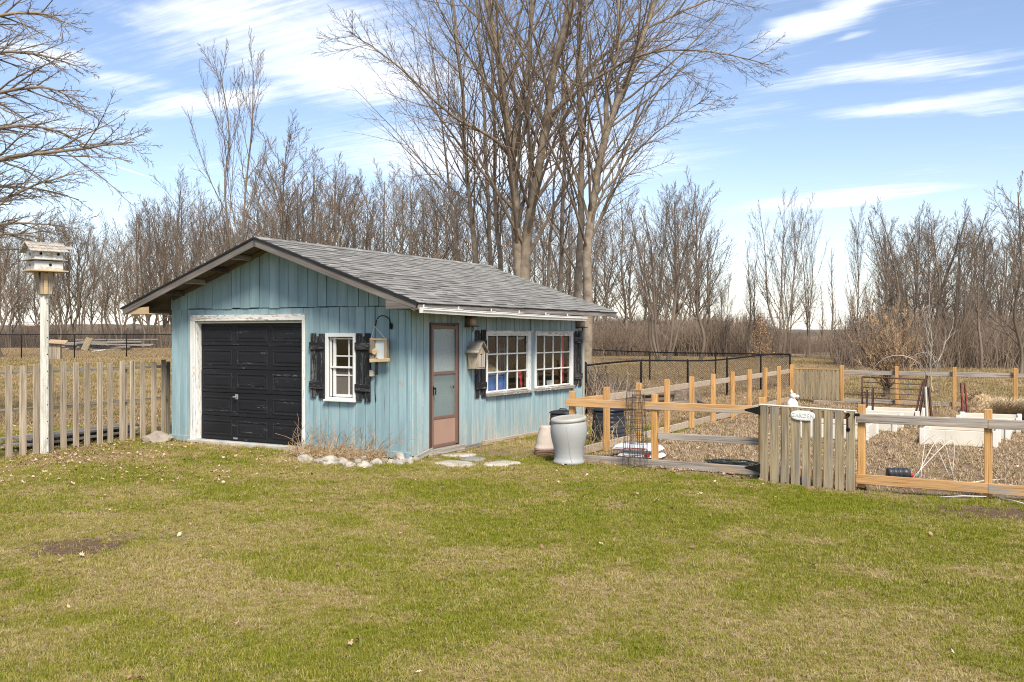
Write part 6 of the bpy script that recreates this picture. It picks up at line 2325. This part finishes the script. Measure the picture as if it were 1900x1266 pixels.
single = [(440, 118, 42, 4, 'tall slim bare tree rising behind left side of shed ridge', .58), (547, 262, 44, 7, 'crooked spreading tree directly behind the shed ridge', .85), (8, 395, 48, 3, 'thick bare tree at left edge beyond martin house', 1.1),
          (1892, 312, 40, 1, 'tall spreading bare tree at right edge of photo', .95), (1590, 403, 56, 0, 'narrow oval bare tree standing alone right of centre', .55), (1448, 358, 70, 1, 'tall narrow group of stems beside the rust leaved sapling', .62),
          (1232, 345, 62, 2, 'broad many stemmed tree right of the shed roof end', .85), (1297, 352, 66, 5, 'straight tree at right side of the many stemmed tree', .8), (1500, 395, 72, 4, 'twin stemmed bare tree left of the sky gap', .5),
          (1700, 383, 54, 2, 'broad dense bare tree behind the garden shrub', 1.0), (1760, 388, 52, 6, 'rounded bare tree right of the broad dense tree', .9), (1390, 425, 74, 5, 'thin bare tree at left of the sapling with rust leaves', .6),
          (1545, 440, 74, 5, 'very thin bare tree in the gap of open sky', .6), (1820, 395, 50, 5, 'slim leaning bare tree before the right edge tree', .8)]
for px, ty, Yd, s_, lab, wd in single:
    far_tree(px, ty, Yd, s_, lab, None, rz=px * .37, wide=wd)
env = [(-60, 420), (0, 430), (100, 405), (200, 400), (260, 395), (340, 345), (420, 365), (500, 335), (580, 290), (650, 325), (750, 335), (850, 320), (950, 340), (1050, 360), (1130, 372), (1200, 360), (1300, 365), (1345, 480), (1400, 450),
       (1440, 390), (1500, 420), (1530, 500), (1560, 505), (1600, 440), (1640, 430), (1700, 395), (1760, 400), (1820, 440), (1890, 370), (1960, 340)]
groups = (((-80, 340), 34, 'bare tree in the far treeline left of the shed', 'trees in treeline left of shed'), ((340, 860), 36, 'bare tree in the far treeline behind the shed roof', 'trees in treeline behind shed'),
          ((860, 1345), 24, 'bare tree in the far treeline behind the chain link corner', 'trees in treeline right of shed'), ((1345, 1600), 9, 'thin bare tree in the open stretch of treeline', 'trees in the open stretch of treeline'),
          ((1600, 1980), 26, 'bare tree in the thick woods at right behind garden', 'trees in woods at right'))
LAND = ((30, 'at left edge of photo'), (130, 'behind the martin house'), (190, 'left of the lumber pile'), (280, 'above the lumber pile'), (340, 'above left eave of shed'), (430, 'behind left roof slope'), (520, 'behind the roof peak'),
        (600, 'just right of the roof peak'), (690, 'behind front half of the ridge'), (780, 'behind middle of the ridge'), (860, 'behind back end of the ridge'), (930, 'left of the forked tree'), (1010, 'behind the forked tree'),
        (1080, 'behind the leaning double stem'), (1150, 'beyond the roof end'), (1250, 'behind near chain link run'), (1345, 'behind far chain link run'), (1430, 'left of the sapling with rust leaves'), (1520, 'above the chain link corner'),
        (1600, 'above the small back gate'), (1680, 'behind the twiggy shrub'), (1760, 'behind the wire arches'), (1830, 'behind the hay mound'), (2000, 'at right edge of photo'))
KIND = ('single stemmed', 'three stemmed', 'many stemmed', 'rangy', 'twin stemmed', 'very slim', 'clustered', 'wide limbed')
r4 = random.Random(31)
for (a, b), n, lab, grp in groups:
    for i in range(n):
        px = a + (b - a) * (i + r4.random()) / n
        ty = np.interp(px, [e[0] for e in env], [e[1] for e in env]) + r4.choice((0, 10, 30, 50, 80))
        ty = min(ty, 545)
        thin = 1345 < px < 1600
        sh_ = r4.choice((5, 5, 0, 4)) if thin else r4.choice((0, 0, 0, 1, 2, 3, 3, 4, 5, 5, 7))
        lab = '%s bare tree in the far treeline %s' % (KIND[sh_], next(w_ for lim, w_ in LAND if px < lim))
        far_tree(px, ty, (r4.uniform(52, 84) if px > 1600 else r4.uniform(74, 102)) if not thin else r4.uniform(70, 92), sh_, lab, grp, rz=r4.uniform(0, 6.28), wide=r4.uniform(.5, .7) if thin else r4.uniform(.75, 1.05))

# young tree still holding rust-coloured leaves
p = at(1412, 660, 66)
ys = far_tree(1412, 572, 66, 0, 'sapling with rust coloured dead leaves at edge of woods', None, wide=.9)
r5 = np.random.default_rng(9)
lv, lq = [], []
for i in range(900):
    hh = r5.uniform(.25, 3.4)
    rad = .95 * math.sqrt(r5.uniform()) * (1.15 - hh / 3.8)
    a = r5.uniform(0, 6.28)
    c = np.array((rad * math.cos(a), rad * math.sin(a), hh))
    u, w = r5.normal(size=3), r5.normal(size=3)
    u, w = u / np.linalg.norm(u) * .05, w / np.linalg.norm(w) * .035
    o = len(lv)
    lv += [c - u, c + w, c + u, c - w]
    lq.append((o, o + 1, o + 2, o + 3))
tag(link('dead_leaves', mesh_np('dead_leaves', lv, quads=lq), MT['oakleaf'], ys), kind='stuff')

# shrub behind the garden and a pale sapling beside it
p = at(1645, 741, 28)
sb = []
r6 = np.random.default_rng(3)
for i in range(11):
    a = r6.uniform(0, 6.28)
    s = r6.uniform(.4, 1.45)
    sb.append(([(0, 0, -.03), (0.02 * math.cos(a), .02 * math.sin(a), .32), (s * .38 * math.cos(a), s * .38 * math.sin(a), .9), (s * .75 * math.cos(a), s * .75 * math.sin(a), 1.7), (s * .95 * math.cos(a), s * .95 * math.sin(a), r6.uniform(2.3, 3.2))], .035, .008))
sb[0] = ([(0, 0, -.05), (.01, 0, .2), (.03, 0, .4), (.05, .02, .9), (.1, .05, 1.6)], .09, .02)
plant_tree('garden_shrub', 'vase shaped brown twiggy shrub behind the back garden fence', (p.x, 28, tz(p.x, 28)),
           make_tree(sb, [dict(m=14, t0=.25, t1=.98, ang=.55, length=.40, up=.6, jit=.2, k=6, rfac=.6, rmin=.008), dict(m=9, t0=.1, t1=1, ang=.6, length=.45, up=.4, jit=.25, k=4, rfac=.7, rmin=.007),
                          dict(m=5, t0=.1, t1=1, ang=.7, length=.35, up=.2, jit=.3, k=3, rfac=.7, rmin=.010)], 12), (MT['bark_dark'], mat_plain('shrub twig', (.42, .285, .165), .9, .35, 3)))['category'] = 'shrub'
p = at(1733, 705, 31)
plant_tree('pale_sapling', 'pale slender sapling beside the twiggy shrub', (p.x, 31, tz(p.x, 31)),
           make_tree([([(0, 0, -.05), (.02, 0, .6), (.05, 0, 1.4), (-.02, 0, 2.4), (.06, .05, 3.6)], .035, .008), ([(.02, 0, .7), (.25, 0, 1.3), (.55, .1, 1.9), (.8, .1, 2.6)], .02, .006), ([(.02, 0, .8), (-.15, 0, 1.3), (-.3, .1, 2.1), (-.4, .1, 2.8)], .02, .006)],
                     [dict(m=9, t0=.25, t1=.98, ang=.5, length=.35, up=.4, jit=.3, k=6, rfac=.6, rmin=.007), dict(m=6, t0=.1, t1=1, ang=.6, length=.4, up=.3, jit=.4, k=4, rfac=.7, rmin=.005)], 14), (MT['pale_twig'], MT['pale_twig']))

# ---- undergrowth of the woods: one mass nobody could count
def brush_mesh(seed, n, h, spread):
    r = np.random.default_rng(seed)
    T_ = Tubes()
    k = 5
    P = np.empty((n, k, 3))
    a, rad = r.uniform(0, 6.28, n), spread * np.sqrt(r.uniform(size=n))
    P[:, 0] = np.stack([rad * np.cos(a), rad * np.sin(a), np.zeros(n) - .05], 1)
    d = np.stack([r.normal(0, .22, n), r.normal(0, .22, n), np.ones(n)], 1)
    hh = h * r.uniform(.45, 1.1, n)
    for j in range(1, k):
        d = d + r.normal(0, .13, (n, 3))
        d /= np.linalg.norm(d, axis=1, keepdims=True)
        P[:, j] = P[:, j - 1] + d * hh[:, None] / (k - 1)
    Rr = np.repeat(np.linspace(.014, .006, k)[None], n, 0)
    T_.add(P, Rr, 3)
    C = grow(P, Rr, 5, .25, .98, .6, .38, .3, .4, 4, .7, r, rmin=.007)
    T_.add(*C, 3)
    return T_.mesh('brush')


m_br, t, b = newmat('undergrowth twig')
tone = t.add('ShaderNodeAttribute', attribute_name='tone', attribute_type='INSTANCER', out=2)
t.l.new(t.ramp(tone, [(0, (.17, .128, .098)), (.5, (.26, .20, .152)), (1, (.34, .265, .20))]), b.inputs['Base Color'])
b.inputs['Roughness'].default_value = .95
b.inputs['Specular IOR Level'].default_value = .1
brs = [source('brush', brush_mesh(i, 70, 2.6, 1.5), m_br) for i in range(4)]
BP = []
for px0, px1, n, ya, yb, hs_ in ((-80, 1110, 340, 82, 108, (.5, .95)), (1080, 1420, 230, 78, 102, (.9, 1.5)), (1420, 1620, 90, 82, 110, (.5, .95)), (1600, 1990, 300, 51, 80, (.7, 1.4))):
    Yd = rng.uniform(ya, yb, n)
    pxs = rng.uniform(px0, px1, n)
    Xs = (pxs - HX) / FPX * Yd
    BP.append(np.stack([Xs, Yd, terrain(Xs, Yd), rng.uniform(*hs_, n)], 1))
BP = np.concatenate(BP)
n = len(BP)
scatter('undergrowth', BP[:, :3], np.stack([np.zeros(n), np.zeros(n), rng.uniform(0, 6.28, n)], 1), BP[:, 3], rng.integers(0, 4, n), rng.uniform(size=n), brs,
        'brown leafless undergrowth along the edge of the woods', 'undergrowth')
# dead vines over the fence corner by the shed, and a low bank of brush
vin = [source('vine', brush_mesh(40 + i, 46, 1.0, .6), m_br) for i in range(2)]
VP = np.array([(*at(px, 700, Yd).xy, 0, s) for px, Yd, s in ((1095, 23.4, 1.25), (1105, 24.0, 1.3), (1120, 24.2, 1.1), (1135, 25.0, 1.0), (1150, 25, .8), (1110, 22.6, 1.0), (1165, 25.5, .7), (1180, 26.0, .55), (1092, 22.4, .9))])
n = len(VP)
scatter('dead_vines', VP[:, :3], np.stack([rng.normal(0, .35, n), rng.normal(0, .35, n), rng.uniform(0, 6.28, n)], 1), VP[:, 3], rng.integers(0, 2, n), rng.uniform(.5, 1, n), vin,
        'tangle of dead vines over chain link behind the shed', 'vines')
BK = []
for i in range(260):
    px = rng.uniform(1330, 1960)
    Yd = np.interp(px, [1330, 1500, 1620, 1960], [78, 74, 58, 50]) + rng.normal(0, .7)
    BK.append(((px - HX) / FPX * Yd, Yd, 0, rng.uniform(.25, .5)))
BK = np.array(BK)
n = len(BK)
scatter('brush_bank', np.column_stack([BK[:, :2], terrain(BK[:, 0], BK[:, 1]) - .1]), np.stack([rng.normal(0, .9, n), rng.normal(0, .9, n), rng.uniform(0, 6.28, n)], 1), BK[:, 3], rng.integers(0, 2, n), rng.uniform(0, .5, n), vin,
        'low bank of cut brush along the edge of the right field', 'brush')
